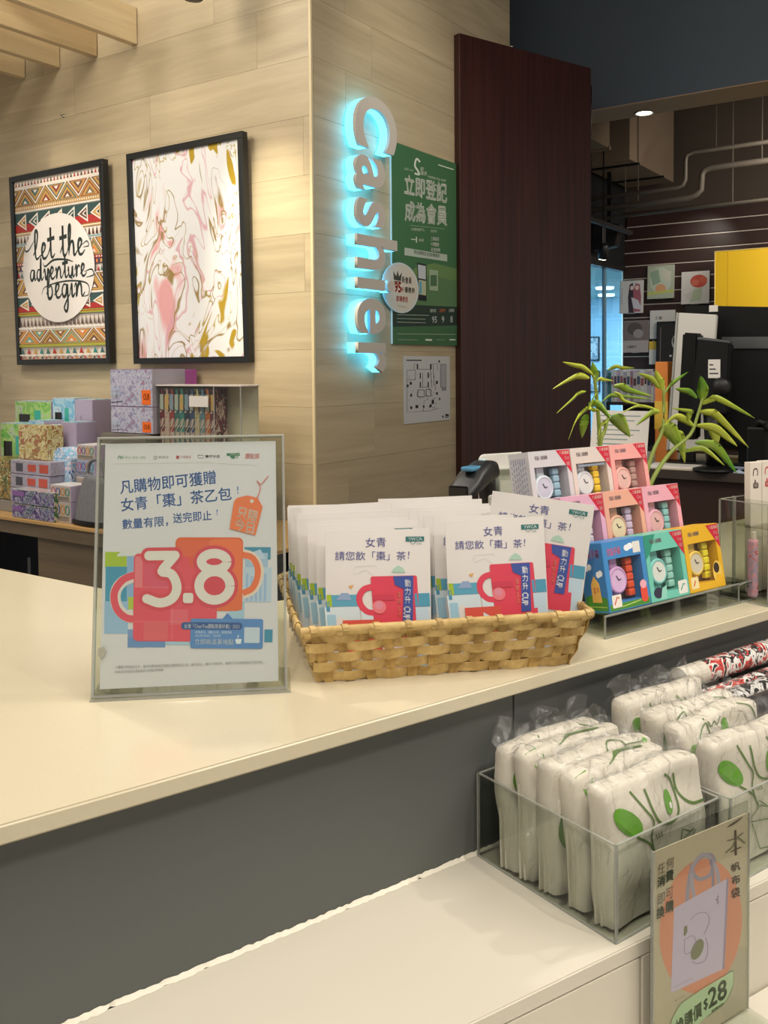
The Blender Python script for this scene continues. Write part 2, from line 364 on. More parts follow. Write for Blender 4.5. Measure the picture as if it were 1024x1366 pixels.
# glazed shop front beyond: pane and mullions in the plane a = -.48, another lit space behind
GL = clear('blue_shopfront_glass', '#c9e0ea', 1.4, .02)
struct(box('window_1', .55, 4.98, 0, .012, 0, 2.28, GL, None, loc=Rm(-.48, 0, 0), rot=(0, 0, ANG_R)))
struct(box('trim_4', .55, 4.98, -.03, .04, 2.275, 2.34, mat('dark_rail', '#17181b', .4), None, loc=Rm(-.48, 0, 0), rot=(0, 0, ANG_R)))
struct(box('trim_5', .55, 5.0, -.02, .02, 2.34, 4.3, mat('dark_bulkhead', '#1b1c1e', .8), None, loc=Rm(-.48, 0, 0), rot=(0, 0, ANG_R)))
struct(box('trim_6', 4.55, 4.575, -.01, .02, 0, 2.28, mat('pale_mullion', '#8fb4cc', .3), None, loc=Rm(-.48, 0, 0), rot=(0, 0, ANG_R)))
# neighbouring lit space
struct(box('wall_neighbour', 2.0, 12, 0, .1, 0, 3.2, mat('pale_blue_wall', '#b4d3e6', .6), None, loc=Rm(-3.9, 0, 0), rot=(0, 0, ANG_R)))
struct(box('wall_neighbour_end', -3.9, -.6, 0, .1, 0, 3.2, mat('pale_blue_wall', '#b4d3e6', .6), None, loc=Rm(0, 11, 0), rot=(0, 0, ANG_L)))
struct(box('ceiling_neighbour', -3.9, -.62, 2, 11, 2.50, 2.6, mat('pale_teal_ceiling', '#9cc0c4', .7), None, loc=Rm(0, 0, 0), rot=(0, 0, ANG_L)))
area(Rm(-1.9, 6.0, 2.44), Rm(-1.9, 6.0, 0), 1.6, 260, (.78, .9, 1))  # added unseen area light, brightens the space behind the glass
for i, (a, b) in enumerate(((-2.16, 8.98), (-2.42, 8.80), (-2.6, 10.2), (-2.3, 10.5), (-2.0, 7.6))):
    d = thing('ceiling_lamp', 'round glowing ceiling lamp of the blue-lit shop behind the glass', 'ceiling light', Rm(a, b, 2.48), 0, 'ceiling lamps behind the glass')
    lathe('lens', [(0, -.01), (.11, -.01), (.12, 0), (.12, .02)], emis('cool_glow', '#eaf6ff', 5), d)
# posters seen through the glass, on the end wall of that space
area(Rm(-2.2, 9.3, 2.44), Rm(-2.2, 9.6, 0), 1.4, 200, (.80, .92, 1), 2.0)  # second added area light, lifts the end wall and its posters
for i, (a, z0, z1, wd, col, lab) in enumerate(((-3.42, 1.52, 1.90, .42, '#6a6f74', 'grey framed poster seen through the blue glass beside the dark red door'), (-3.45, 1.02, 1.36, .46, '#b06a78', 'pink framed print seen through the blue glass, below the grey poster'))):
    t = thing('framed_poster', lab, 'poster', Rm(a, 10.98, z0), ANG_L)
    box('frame', 0, wd, -.03, 0, 0, z1-z0, mat('black_metal'), t, .003)
    box('sheet', .02, wd-.02, -.033, -.03, .02, z1-z0-.02, speckle('poster_ink%d' % i, [col, '#c9cdd0', '#8793a0', '#d8d8d8'], 9), t)

# oak slats under the ceiling, left
sl = thing('slat_ceiling', 'row of pale oak ceiling slats hanging above the picture wall', 'ceiling slats', Rm(0, 0, 2.98), ANG_L)
SLAT = wood('oak_slat', '#dcc398', '#f0ddb4', (16, 1.0, 16), .45, .05)
for i in range(8):
    a = -1.037-.29*i; box('slat', a-.04, a, -2.4, -.01, 0, .17, SLAT, sl, .0015)
box('slat', -.80, -.76, -2.4, -.47, 0, .17, SLAT, sl, .0015)
for y in (-.62, -1.7): box('hanging_rail', -3.2, -.77, y-.02, y+.02, .17, .21, mat('black_metal'), sl)
for x in (-1.4, -2.6): box('drop_rod', x-.004, x+.004, -.624, -.616, .21, 1.32, mat('black_metal'), sl)
# track lamp above the pictures
tl = thing('track_lamp', 'black cylindrical track lamp above the marbled picture, cut by the top edge', 'spotlight', Rm(-.40, -.27, 2.955))
lathe('lamp_head', [(0, 0), (.034, 0), (.042, .006), (.042, .13), (.03, .14), (0, .14)], mat('black_metal'), tl, rot=(R(8), 0, 0))
box('yoke', -.006, .006, -.02, .02, .13, .22, mat('black_metal'), tl, .002)
tr = tag(box('lighting_track', -2.4, 2.4, -.02, .02, 0, .03, mat('black_metal'), None, .002, loc=Rm(-.4, -.27, 3.17), rot=(0, 0, ANG_R)), 'black lighting track above the picture wall', 'light track')
box('stem', -.005, .005, -.005, .005, .03, 1.13, mat('black_metal'), tr)
# small eye hook in the wall
hk = thing('wall_hook', 'tiny metal hook in the oak wall above the patterned picture', 'hook', Rm(-1.601, -.006, 2.735), ANG_L)
lathe('plate', [(0, 0), (.009, 0), (.009, .003), (0, .004)], mat('steel'), hk, rot=(R(90), 0, 0))
tube('hook', [(0, -.003, 0), (0, -.018, 0), (0, -.022, .006), (0, -.02, .012)], .0025, mat('steel'), hk, smooth_n=3)

# ducts, pipes and track of the back room
DUC = mat('duct_beige', '#8d7a66', .7, noise=.08, nscale=4)
t = thing('air_duct', 'large beige rectangular air duct under the dark back-room ceiling', 'duct', Rm(0, 0, 0), ANG_L)
box('duct_body', -.42, -.01, 3.84, 4.93, 3.0, 4.28, DUC, t, .004)
for y in (4.0, 4.6): box('hanger', -.44, .01, y-.012, y+.012, 2.985, 3.0, mat('black_metal'), t)
t = thing('air_duct', 'smaller beige duct stub right beside the dark red door leaf', 'duct', Rm(0, 0, 0), ANG_L)
box('duct_body', -.9, -.10, 3.0, 3.66, 3.06, 4.28, DUC, t, .004); box('flange', -.93, -.09, 3.63, 3.66, 3.045, 3.075, DUC, t, .003)
PIP = mat('grey_pipe', '#6c6358', .55, .2)
def pipe(lab, pts, r, hang):
    t = thing('ceiling_pipe', lab, 'pipe', Rm(0, 4.0, 0), ANG_L)
    tube('pipe', [(a, 0, z) for a, z in pts], r, PIP, t, 12)
    for a, z in hang: box('hanger_rod', a-.003, a+.003, -.003, .003, z, 4.3, PIP, t)
pipe('upper grey ceiling pipe with one upright bend, behind the bulkhead', [(-.5, 2.765), (.30, 2.775), (.34, 2.79), (.359, 2.83), (.359, 2.97), (.37, 3.01), (.42, 3.024), (2.4, 3.03)], .016, [(-.1, 2.77), (.582, 3.02)])
pipe('lower thicker grey ceiling pipe stepping up to the right', [(-.5, 2.675), (.39, 2.69), (.44, 2.71), (.475, 2.74), (.48, 2.85), (.50, 2.882), (.55, 2.892), (2.4, 2.90)], .022, [(.0, 2.68), (.9, 2.89)])
pipe('straight grey conduit along the top of the far wall', [(-.5, 2.60), (2.4, 2.635)], .014, [(.7, 2.6)])
t = thing('track_spotlight', 'black track spotlight with a lit lens in front of the blue glass', 'spotlight', Rm(-.178, 3.72, 2.255))
lathe('lamp_head', [(0, -.002), (.03, -.002), (.036, 0), (.036, .10), (.02, .115), (0, .115)], mat('black_metal'), t, rot=(R(18), R(-12), 0))
lathe('lens', [(0, -.004), (.029, -.004)], emis('lamp_glow', '#fff2dc', 14), t, rot=(R(18), R(-12), 0))
box('bracket', -.008, .03, -.008, .008, .10, .235, mat('black_metal'), t, .003)
tag(box('black_track', -.6, .6, -.02, .02, 0, .03, mat('black_metal'), None, .002, loc=Rm(-.17, 3.72, 2.50), rot=(0, 0, ANG_R)), 'black lighting track carrying the lit spotlight by the blue glass', 'light track')
box('stem', -.004, .004, -.004, .004, .03, 1.8, mat('black_metal'), bpy.data.objects['black_track'])
t = thing('wall_speaker', 'black angular box and bracket hanging beside the slatwall top', 'speaker', Rm(-.30, 4.2, 2.37), ANG_L)
prism('cabinet', [(-.14, 0), (.06, .03), (.10, .20), (-.12, .24)], -.06, .06, mat('black_plastic', '#17171a', .45), t, .006)
box('arm', -.02, .01, -.01, .01, .22, 1.93, mat('black_metal'), t)
spot(Rm(.25, 4.35, 2.75), Rm(.17, 5.0, 2.30), 7, 70, .9, (1, .93, .82), .02)
area(Rm(1.6, 3.6, 2.9), Rm(1.2, 5, 1.6), .8, 22, (1, .92, .82))  # unseen soft area light on the slatwall

# ---------------------------------------------------------------- counter
STONE = mat('cream_quartz', '#cfc5ab', .16, noise=.04, nscale=220)
ct = thing('service_counter', 'long cashier counter with cream stone worktop and dark grey front', 'counter', (0, 0, 0))
slab('worktop', [(-2.2, .843), (3.2, .843), (3.2, 1.38), (.66, 1.38), (.5456, 1.677), (.06, 3.02), (-2.2, 3.02)], 1.031, 1.05, STONE, ct, .0022)
GREY = mat('dark_grey_laminate', '#5a5d5b', .55, noise=.03, nscale=10)
# two front panels with an open joint at x = .83
import math as _m
box('front_panel', -2.2, .8285, .868, .888, .0, 1.031, GREY, ct, .0015)
box('front_panel', .831, 3.2, .868, .888, .0, 1.031, GREY, ct, .0015)
box('carcass', -2.2, 3.2, .888, 1.30, .02, 1.031, mat('carcass_board', '#26221f', .7), ct)
box('carcass', -2.2, .0, 1.30, 2.9, .02, 1.031, mat('carcass_board'), ct)
WHT = mat('white_laminate', '#d4cebf', .28, noise=.015, nscale=12)
sh = thing('counter_shelf', 'low white laminate display shelf along the counter front', 'shelf', (0, 0, 0))
fr = lambda x: .6425-(x-.5557)*.0613       # line of the shelf front
slab('shelf_top', [(-2.2, fr(-2.2)), (3.2, fr(3.2)), (3.2, .866), (-2.2, .866)], .812, .83, WHT, sh, .0015)
slab('front_board', [(-2.2, fr(-2.2)), (.7858, fr(.7858)), (.7858, fr(.7858)+.018), (-2.2, fr(-2.2)+.018)], .0, .8115, WHT, sh, .001)
slab('front_board', [(.789, fr(.789)), (3.2, fr(3.2)), (3.2, fr(3.2)+.018), (.789, fr(.789)+.018)], .0, .8115, WHT, sh, .001)
slab('ledge', [(-.4, .40), (3.2, .30), (3.2, fr(3.2)-.001), (-.4, fr(-.4)-.001)], .0, .70, WHT, sh, .002)
# ragged sealant bead between panel and shelf
bm = bmesh.new(); rnd = random.Random(4); n = 260; prev = None
for i in range(n+1):
    x = -.3+i*1.3/n; wd = .0045+rnd.uniform(-.0012, .0014)+(-.003 if rnd.random() < .05 else 0)
    cur = [bm.verts.new(v) for v in ((x, .8675, .8303), (x, .8675-wd, .8303), (x, .8675-wd*.5, .8303+.0016), (x, .8675, .8303+.0035+rnd.uniform(-.001, .001)))]
    if prev:
        for a in range(4): bm.faces.new((prev[a], prev[(a+1) % 4], cur[(a+1) % 4], cur[a]))
    prev = cur
bm_obj('sealant_bead', bm, mat('sealant', '#e6e0cf', .5), sh)

# ================================================================= PICTURES AND SIGNS ON THE OAK WALLS
BLK = mat('black_frame', '#15191b', .35)
def picture(lab, a0, z0, wd, ht, art=None, sheet=None):
    t = thing('framed_picture', lab, 'picture', Rm(a0, -.012, z0), ANG_L)
    L = R(1.4)       # hangs forward a little at the top
    root = t
    rot = (L, 0, 0)
    f, d = .028, .036
    for nm, x0, x1, zz0, zz1 in (('frame_rail', 0, wd, 0, f), ('frame_rail', 0, wd, ht-f, ht), ('frame_stile', 0, f, f, ht-f), ('frame_stile', wd-f, wd, f, ht-f)):
        box(nm, x0, x1, -d, 0, zz0, zz1, BLK, t, .0015, rot=rot)
    box('backing_board', f, wd-f, -.012, -.004, f, ht-f, mat('backing', '#544a3c', .8), t, rot=rot)
    if sheet: box('art_sheet', f, wd-f, -.022, -.012, f, ht-f, sheet, t, rot=rot)
    else:
        box('art_sheet', f, wd-f, -.022, -.012, f, ht-f, mat('satin_paper', '#e4e2de', .35), t, rot=rot)
        me = art(wd-2*f, ht-2*f)
        o = me.build(t, (0, 0, 0), rot, 'print'); o.location = Matrix.Rotation(L, 3, 'X') @ Vector((f, -.0222, f))
    return t
def tribal(w_, h_):
    A = Art(U, w_, h_, .00008); rnd = random.Random(9)
    BR, TE, RE, GO, WH, GN, OR = '#6d4a42', '#3f6a6c', '#b3332f', '#c79b55', '#efe6dc', '#a7b13a', '#d9824a'
    A.rect(0, 0, 1, 1, '#e9dfd4')
    def dashes(y0, y1, n, c, tri=True):
        for i in range(n):
            x = (i+.5)/n
            A.poly([(x-.30/n, y1), (x, y0), (x+.30/n, y1)] if tri else [(x-.22/n, y0), (x+.22/n, y0), (x+.22/n, y1), (x-.22/n, y1)], c[i % len(c)])
    def bigtri(y0, y1, n, cols):
        A.rect(0, y0, 1, y1, '#6a5a4c'); d = 1/n
        for i in range(-1, n+1):
            for s, ph in ((1, 0), (-1, .5)):
                cx = (i+.5+ph)*d; ya, yb = (y1, y0) if s > 0 else (y0, y1); H = yb-ya
                for k, (sc, c) in enumerate(zip((.50, .42, .34, .22, .10), (GO if s > 0 else WH, cols[(i+(s < 0)) % len(cols)], GO, cols[(i+2) % len(cols)], WH))):
                    p = [(cx-sc*d, ya+H*.04*k), (cx+sc*d, ya+H*.04*k), (cx, ya+H*(.04*k+sc*1.85))]
                    p = [(min(1, max(0, x)), y) for x, y in p]
                    if p[1][0]-p[0][0] > .004: A.poly(p, c)
    def arrows(y0, y1, n, base, low):
        A.rect(0, y0, 1, y1, base); A.rect(0, (y0+y1)/2+.01, 1, y1, low); d = 1/n
        for i in range(n):
            x = (i+.12)*d; m = (y0+y1)/2
            A.poly([(x, m), (x+.8*d, y0+.006), (x+.8*d, y1-.006)], WH); A.poly([(x+.14*d, m), (x+.72*d, y0+.02), (x+.72*d, y1-.02)], (GO, TE, BR)[i % 3])
            A.poly([(x+.38*d, m), (x+.66*d, y0+.034), (x+.66*d, y1-.034)], WH); A.poly([(x+.48*d, m), (x+.66*d, y0+.042), (x+.66*d, y1-.042)], '#2f3b3c')
    dashes(.004, .03, 26, [RE, '#7d3b36', '#3a2320']); A.rect(0, .033, 1, .042, WH)
    bigtri(.045, .145, 4, [BR, '#7e6a52', TE, '#8c3f38']); A.rect(0, .147, 1, .165, GO); dashes(.149, .160, 40, [WH], False); A.rect(0, .168, 1, .176, WH)
    arrows(.18, .285, 7, '#35504f', RE); A.rect(0, .287, 1, .302, GO); A.rect(0, .292, 1, .297, WH)
    dashes(.306, .345, 24, ['#4c2b28', '#6d4a42']); A.rect(0, .349, 1, .358, '#8fb0b4')
    bigtri(.36, .455, 5, [TE, BR, OR, '#4a6b4c']); A.rect(0, .457, 1, .472, RE); dashes(.46, .469, 36, [WH], False)
    A.rect(0, .475, 1, .50, '#4d3d55'); dashes(.478, .497, 22, [GO, WH, OR], False); dashes(.505, .54, 26, [RE, TE, BR])
    bigtri(.545, .64, 5, [GO, '#4a3b3a', BR, TE]); A.rect(0, .642, 1, .652, WH)
    arrows(.655, .735, 7, '#3a5655', RE); A.rect(0, .737, 1, .755, GN); A.rect(0, .742, 1, .747, RE)
    dashes(.762, .815, 22, ['#5a4a48', '#7a6460']); A.rect(0, .82, 1, .832, WH)
    bigtri(.836, .915, 4, [OR, BR, '#5fa39a', '#8a5a3c']); A.rect(0, .917, 1, .931, GN); A.rect(0, .922, 1, .925, GO)
    dashes(.935, .97, 13, [TE, RE, GO, '#3d8a86']); A.rect(0, .973, 1, .981, WH); dashes(.983, .998, 20, [RE, OR, '#5d3f3a'])
    A.ell(.5, .505, .415, .295, '#e9e4e0', 48)
    # hand lettering as brush strokes; glyph paths on a unit grid (x advance, y up)
    G = {'l': (.42, [[(.0, .15), (.18, .45), (.28, .95), (.2, 1.1), (.13, .9), (.12, .2), (.2, .0), (.4, .12)]]),
         'e': (.40, [[(-.02, .1), (.2, .3), (.26, .5), (.14, .55), (.07, .3), (.12, .03), (.26, 0), (.42, .15)]]),
         't': (.36, [[(.0, .12), (.16, .5), (.18, 1.15), (.16, .2), (.24, .0), (.38, .14)], [(-.02, .68), (.38, .74)]]),
         'h': (.52, [[(.0, .1), (.18, .6), (.22, 1.08), (.14, 1.05), (.1, .5), (.1, 0)], [(.1, .05), (.2, .45), (.32, .5), (.36, .3), (.36, .05), (.42, 0), (.54, .14)]]),
         'a': (.48, [[(.32, .48), (.14, .5), (.03, .25), (.1, .0), (.24, .1), (.33, .48), (.33, .1), (.38, 0), (.5, .14)]]),
         'd': (.50, [[(.32, .46), (.14, .5), (.03, .25), (.1, .0), (.24, .1), (.35, 1.1), (.33, .1), (.4, 0), (.52, .14)]]),
         'v': (.44, [[(-.02, .3), (.08, .5), (.12, .4), (.16, .0), (.28, .2), (.32, .5), (.46, .42)]]),
         'n': (.52, [[(-.02, .35), (.06, .5), (.1, .4), (.08, 0), (.16, .35), (.28, .52), (.36, .35), (.36, .08), (.42, 0), (.54, .14)]]),
         'u': (.48, [[(-.02, .3), (.05, .5), (.05, .15), (.14, 0), (.26, .15), (.32, .5), (.32, .1), (.38, 0), (.5, .14)]]),
         'r': (.36, [[(-.02, .3), (.08, .55), (.1, .4), (.1, 0), (.14, .35), (.26, .52), (.36, .42)]]),
         'b': (.46, [[(.0, .15), (.16, .6), (.2, 1.08), (.12, 1.05), (.08, .4), (.1, .02), (.24, 0), (.34, .2), (.28, .48), (.14, .42)]]),
         'g': (.48, [[(.32, .46), (.14, .5), (.03, .25), (.1, .02), (.24, .1), (.33, .48), (.33, -.3), (.24, -.58), (.12, -.42), (.3, -.1), (.5, .14)]]),
         'i': (.26, [[(-.02, .15), (.1, .5), (.1, .1), (.16, 0), (.28, .14)], [(.1, .7), (.12, .76)]]), ' ': (.30, [])}
    INKC = '#23302c'
    def word(s, x, y, sc, wd):
        for ch in s:
            adv, st = G[ch]
            for p in st: A.line([(x+px*sc, y-py*sc*.66) for px, py in p], wd, INKC, 5, taper=len(p) > 3)
            x += adv*sc
    word('let the', .22, .445, .215, .022); word('adventure', .17, .560, .166, .018); word('begin', .36, .665, .205, .020)
    A.line([(.12, .375), (.13, .395), (.17, .39), (.24, .34)], .010, INKC, 5, True)
    A.line([(.33, .47), (.36, .49), (.46, .46), (.60, .465), (.68, .48)], .012, INKC, 6, True)
    A.line([(.82, .57), (.90, .56), (.88, .53), (.80, .54)], .009, INKC, 5, True)
    A.line([(.30, .64), (.36, .60), (.6, .58), (.82, .60), (.84, .66), (.76, .67)], .009, INKC, 6, True)
    A.line([(.78, .40), (.84, .38), (.86, .405), (.80, .41)], .008, INKC, 5, True)
    return A
picture('black framed print of a bright zigzag pattern with hand lettering on a white oval', -1.979, 1.476, .751, .985, art=tribal)
mt = bpy.data.materials.new('marbled_print'); mt.use_nodes = True; nt = mt.node_tree; p = nt.nodes['Principled BSDF']; Lk = nt.links.new
tc = nt.nodes.new('ShaderNodeTexCoord'); mp = nt.nodes.new('ShaderNodeMapping'); mp.inputs['Rotation'].default_value = (0, R(-32), 0); mp.inputs['Scale'].default_value = (2.6, 1, 1.15)
n1 = nt.nodes.new('ShaderNodeTexNoise'); n1.inputs['Scale'].default_value = 1.7; n1.inputs['Detail'].default_value = 2; n1.inputs['Distortion'].default_value = 1.6
Lk(tc.outputs['Object'], mp.inputs[0]); Lk(mp.outputs[0], n1.inputs['Vector'])
vm = nt.nodes.new('ShaderNodeVectorMath'); vm.operation = 'MULTIPLY_ADD'; vm.inputs[1].default_value = (1.5, 1.5, 1.5); Lk(n1.outputs['Color'], vm.inputs[0]); Lk(mp.outputs[0], vm.inputs[2])
last = None
def ramp(src, stops):
    c = nt.nodes.new('ShaderNodeValToRGB')
    while len(c.color_ramp.elements) < len(stops): c.color_ramp.elements.new(.5)
    for e, (pos, v) in zip(c.color_ramp.elements, stops): e.position = pos; e.color = (v, v, v, 1)
    Lk(src, c.inputs[0]); return c.outputs[0]
base = (.86, .86, .86, 1)
cur = None
for sc, off, stops, colr in ((.8, 0, [(.57, 0), (.66, .85)], '#e79a9c'), (1.1, 5, [(.475, 0), (.498, .9), (.503, .9), (.53, 0)], '#dca6b0'), (1.2, 9, [(.482, 0), (.498, 1), (.506, 1), (.52, 0)], '#9c8348'), (1.3, 3, [(.488, 0), (.497, 1), (.502, 1), (.512, 0)], '#b7a24a'), (.9, 17, [(.655, 0), (.675, 1)], '#b89a2c')):
    n2 = nt.nodes.new('ShaderNodeTexNoise'); n2.inputs['Scale'].default_value = sc; n2.inputs['Detail'].default_value = 1.5; n2.inputs['Distortion'].default_value = 1.0
    ad = nt.nodes.new('ShaderNodeVectorMath'); ad.inputs[1].default_value = (off, off, off); Lk(vm.outputs[0], ad.inputs[0]); Lk(ad.outputs[0], n2.inputs['Vector'])
    f = ramp(n2.outputs['Fac'], stops); mx = nt.nodes.new('ShaderNodeMix'); mx.data_type = 'RGBA'; Lk(f, mx.inputs[0])
    if cur is None: mx.inputs[6].default_value = base
    else: Lk(cur, mx.inputs[6])
    mx.inputs[7].default_value = (*lin(colr), 1); cur = mx.outputs[2]
Lk(cur, p.inputs['Base Color']); p.inputs['Roughness'].default_value = .25
picture('large black framed print of pink and gold marbling on white', -1.058, 1.473, .736, .985, sheet=mt)

# ---- the lit sign, seven letters reading downwards
sg = thing('cashier_sign', 'lit letter sign reading Cashier downwards, beige faces with cyan glowing edges', 'sign', Rm(.012, 0, 0), ANG_R)
FACE = mat('letter_face', '#cbc6be', .45); GLOW = emis('cyan_glow', '#58ccfb', 2.8)
RET = emis('letter_side_lit', '#a9e9ff', 2.6)
cu = bpy.data.curves.new('letters', 'FONT')
zt, zb, s0, s1 = 2.625, 1.425, .208, .530
adv = []
def glyph(ch, ext):
    cu.body = ch; cu.extrude = ext; cu.offset = .022; cu.resolution_u = 8
    o = bpy.data.objects.new('tmp', cu); COL.objects.link(o); bpy.context.view_layer.update()
    me = bpy.data.meshes.new_from_object(o.evaluated_get(bpy.context.evaluated_depsgraph_get())); bpy.data.objects.remove(o); return me
def bb(me): xs = [v.co.x for v in me.vertices]; return min(xs), max(xs)
x = 0; lay = []
for ch in 'Cashier':
    a, b = bb(glyph(ch, 0)); lay.append((ch, x-a)); x += (b-a)+.105
tot = x-.105; kx = (zt-zb)/tot; ky = (s1-s0)/.755
for ch, off in lay:
    for part, ext, y, mm in (('letter', .008, -.062, FACE), ('glow_body', .021, -.033, GLOW)):
        me = glyph(ch, ext/1.0); me.name = part
        for v in me.vertices:
            X, Y, Z = v.co; v.co = (s0+Y*ky, y+Z, zt-(X+off)*kx)
        me.materials.clear(); me.materials.append(mm)
        if part == 'letter': last = link(part, me, sg)
        else: link(part, me, last)
# ---- green membership poster with its round badge, and the floor plan
ps = thing('poster_board', 'green membership poster board with white characters on the oak wall', 'poster', Rm(.0075, .560, 1.555), ANG_R)
box('board', 0, .608, -.010, 0, 0, .935, mat('foam_board', '#cfdcd8', .4), ps, .001)
A = Art([(345, 200), (613, 292), (612, 1015), (350, 1002)], .604, .935, .00015)
GR, W_ = '#45744f', '#dfe6da'
A.poly([(345, 200), (613, 292), (612, 1015), (350, 1002)], GR)
A.poly([(348, 700), (400, 735), (450, 700), (520, 688), (612, 712), (612, 860), (349, 880)], '#6c8f58'); A.poly([(349, 760), (420, 770), (500, 735), (612, 760), (612, 870), (349, 880)], '#5d8258')
A.poly([(349, 845), (612, 862), (612, 935), (350, 935)], '#2e4138'); A.poly([(350, 935), (612, 935), (612, 1015), (350, 1002)], '#466f4c')
A.line([(462, 285), (448, 272), (441, 300), (452, 318), (458, 335), (440, 330)], 7, W_, 5); A.tx('讚好', 464, 305, 478, 322, W_, .02); A.tx('商店', 464, 322, 490, 338, W_, .02)
A.tx('Join our', 398, 305, 436, 318, '#b9cdb8', 0, 8); A.tx('membership now!', 494, 334, 568, 352, '#b9cdb8', 0, 18); A.line([(537, 296), (600, 315)], 4, W_)
A.text('立即登記', (398, 335), (571, 372), (398, 412), W_, .03); A.text('成為會員', (400, 440), (571, 462), (400, 518), W_, .03)
A.line([(420, 537), (560, 552)], 1.5, '#a8bfa6'); A.tx('全港購物優惠平台', 424, 546, 478, 558, '#c2d2c0', 0, 4); A.tx('使用門市', 505, 554, 530, 566, '#c2d2c0', 0, 2)
A.line([(424, 592), (442, 594)], 3, W_); A.line([(446, 583), (446, 606)], 4, W_); A.tx('本店', 455, 590, 476, 602, W_)
for i, s in enumerate(('工聯商店', '中環書廊', '灣仔購物廣場')): A.tx(s, 505, 582+22*i, 538+4*(i > 1), 598+22*i, W_, .02, 3)
A.poly([(397, 625), (571, 655), (571, 682), (397, 655)], '#b9c6b8'); A.tx('現在推薦朋友送迎新優惠券！', 435, 634, 542, 650, '#3f5a45', .01, 18)
A.poly([(448, 685), (486, 693), (486, 838), (452, 832)], '#20282c'); A.poly([(451, 692), (483, 699), (483, 752), (453, 746)], '#c4ccd0'); A.poly([(454, 752), (484, 758), (484, 815), (456, 810)], '#b9c2a0'); A.poly([(457, 758), (466, 760), (466, 808), (458, 806)], '#5fa9c8')
A.poly([(497, 712), (533, 717), (533, 798), (498, 794)], '#9fb596'); A.rect(502, 735, 528, 778, '#4f7354')
for i, (s, c) in enumerate((('購物滿', '#c9d4c6'), ('迎新券', '#cf7a52'), ('全單額外', '#c9d4c6'))): A.tx(s, 500+38*i, 868, 524+38*i, 882, c)
for s, x0, x1 in (('95', 508, 527), ('9', 547, 557), ('8', 582, 592)): A.tx(s, x0, 898, x1, 922, '#e6ece4', .02)
for y in (888, 903, 917): A.line([(366, y), (495-14*(y > 900), y+5)], 2.5, '#9fb29f')
A.line([(366, 963), (602, 970)], 2.5, '#9db49b'); A.line([(366, 985), (450, 988)], 2, '#9db49b'); A.line([(480, 988), (507, 990)], 7, W_); A.line([(578, 990), (602, 991)], 5, W_); A.line([(525, 989), (560, 990)], 2, '#9db49b')
A.build(ps, (.002, -.010, 0))
bd = thing('round_badge', 'round cream discount badge stuck over the left edge of the green poster', 'badge', Rm(.0185, .47, 1.70), ANG_R)
prism('disc', [(.155+.157*math.cos(2*math.pi*k/40), .118+.118*math.sin(2*math.pi*k/40)) for k in range(40)], -.006, 0, mat('badge_card', '#cfdbdc', .4), bd, .001)
A = Art([(305, 690), (460, 690), (460, 887), (305, 887)], .31, .236, .00015)
A.ell(383, 788, 71, 92, '#d6d0c2', 40)
A.poly([(352, 760), (350, 728), (362, 745), (368, 722), (374, 745), (386, 728), (382, 762)], '#46493f'); A.rect(353, 764, 382, 768, '#46493f')
A.tx('新會員', 386, 742, 428, 768, '#4a4a44', .02); A.tx('可獲', 330, 782, 353, 802, '#4a4a44', .02); A.tx('95', 355, 768, 382, 806, '#b8382c', .04); A.tx('折', 383, 784, 394, 802, '#b8382c', .02); A.tx('優惠券', 397, 782, 442, 804, '#4a4a44', .02)
A.tx('即場使用', 362, 820, 410, 843, '#b8382c', .02); A.line([(368, 858), (404, 862)], 2, '#8a8a80')
A.build(bd, (0, -.006, 0))
fp = thing('floor_plan', 'white paper floor plan taped below the green poster', 'notice', Rm(.0075, .666, 1.176), ANG_R)
box('paper', 0, .431, -.003, 0, 0, .324, mat('plan_paper', '#c9cac9', .6), fp)
A = Art([(310, 385), (828, 385), (832, 1108), (315, 1165)], .431, .324, .00012)
K = '#2b2c2e'; rnd = random.Random(2)
A.rect(338, 425, 512, 440, '#55565a')
for L_ in ([(425, 550), (425, 475), (468, 475), (468, 535), (610, 535), (610, 475), (690, 470), (690, 540)], [(345, 550), (345, 1025), (600, 1010), (700, 980)], [(345, 550), (425, 545)], [(350, 660), (440, 655)], [(610, 540), (625, 740)], [(480, 740), (600, 735)], [(440, 540), (440, 650)], [(520, 580), (520, 720)], [(640, 480), (650, 720)]): A.line(L_, 5, '#5a5b5e')
for q in ((465, 770, 540, 850), (560, 765, 615, 840)): A.line([(q[0], q[3]), (q[0], q[1]), (q[2], q[1]), (q[2], q[3]), (q[0], q[3])], 8, K)
for x0, y0, x1, y1 in ((455, 475, 470, 535), (605, 475, 622, 535), (488, 575, 500, 640), (488, 680, 500, 740), (577, 570, 590, 635), (577, 680, 590, 740), (375, 680, 398, 712), (340, 710, 362, 740), (382, 815, 400, 850), (670, 665, 692, 700), (672, 795, 692, 825), (602, 935, 622, 968), (440, 945, 470, 980), (526, 945, 540, 975), (380, 960, 402, 990), (700, 430, 715, 455), (705, 860, 720, 885), (622, 885, 648, 930)): A.rect(x0, y0, x1, y1, K)
A.poly([(718, 470), (788, 470), (788, 775), (735, 775), (735, 740), (718, 740)], '#8f9094'); A.rect(728, 480, 780, 735, '#a9aaae')
for i in range(46):
    x, y = rnd.uniform(355, 690), rnd.uniform(560, 990); a = rnd.choice((0, 1)); l = rnd.uniform(8, 26)
    A.line([(x, y), (x+l*a, y+l*(1-a))], 4, rnd.choice(('#55565a', '#77787c', K)))
A.rect(740, 1062, 752, 1085, K); A.rect(776, 1045, 812, 1066, K); A.rect(765, 1075, 815, 1082, '#66676b')
A.build(fp, (0, -.003, 0))

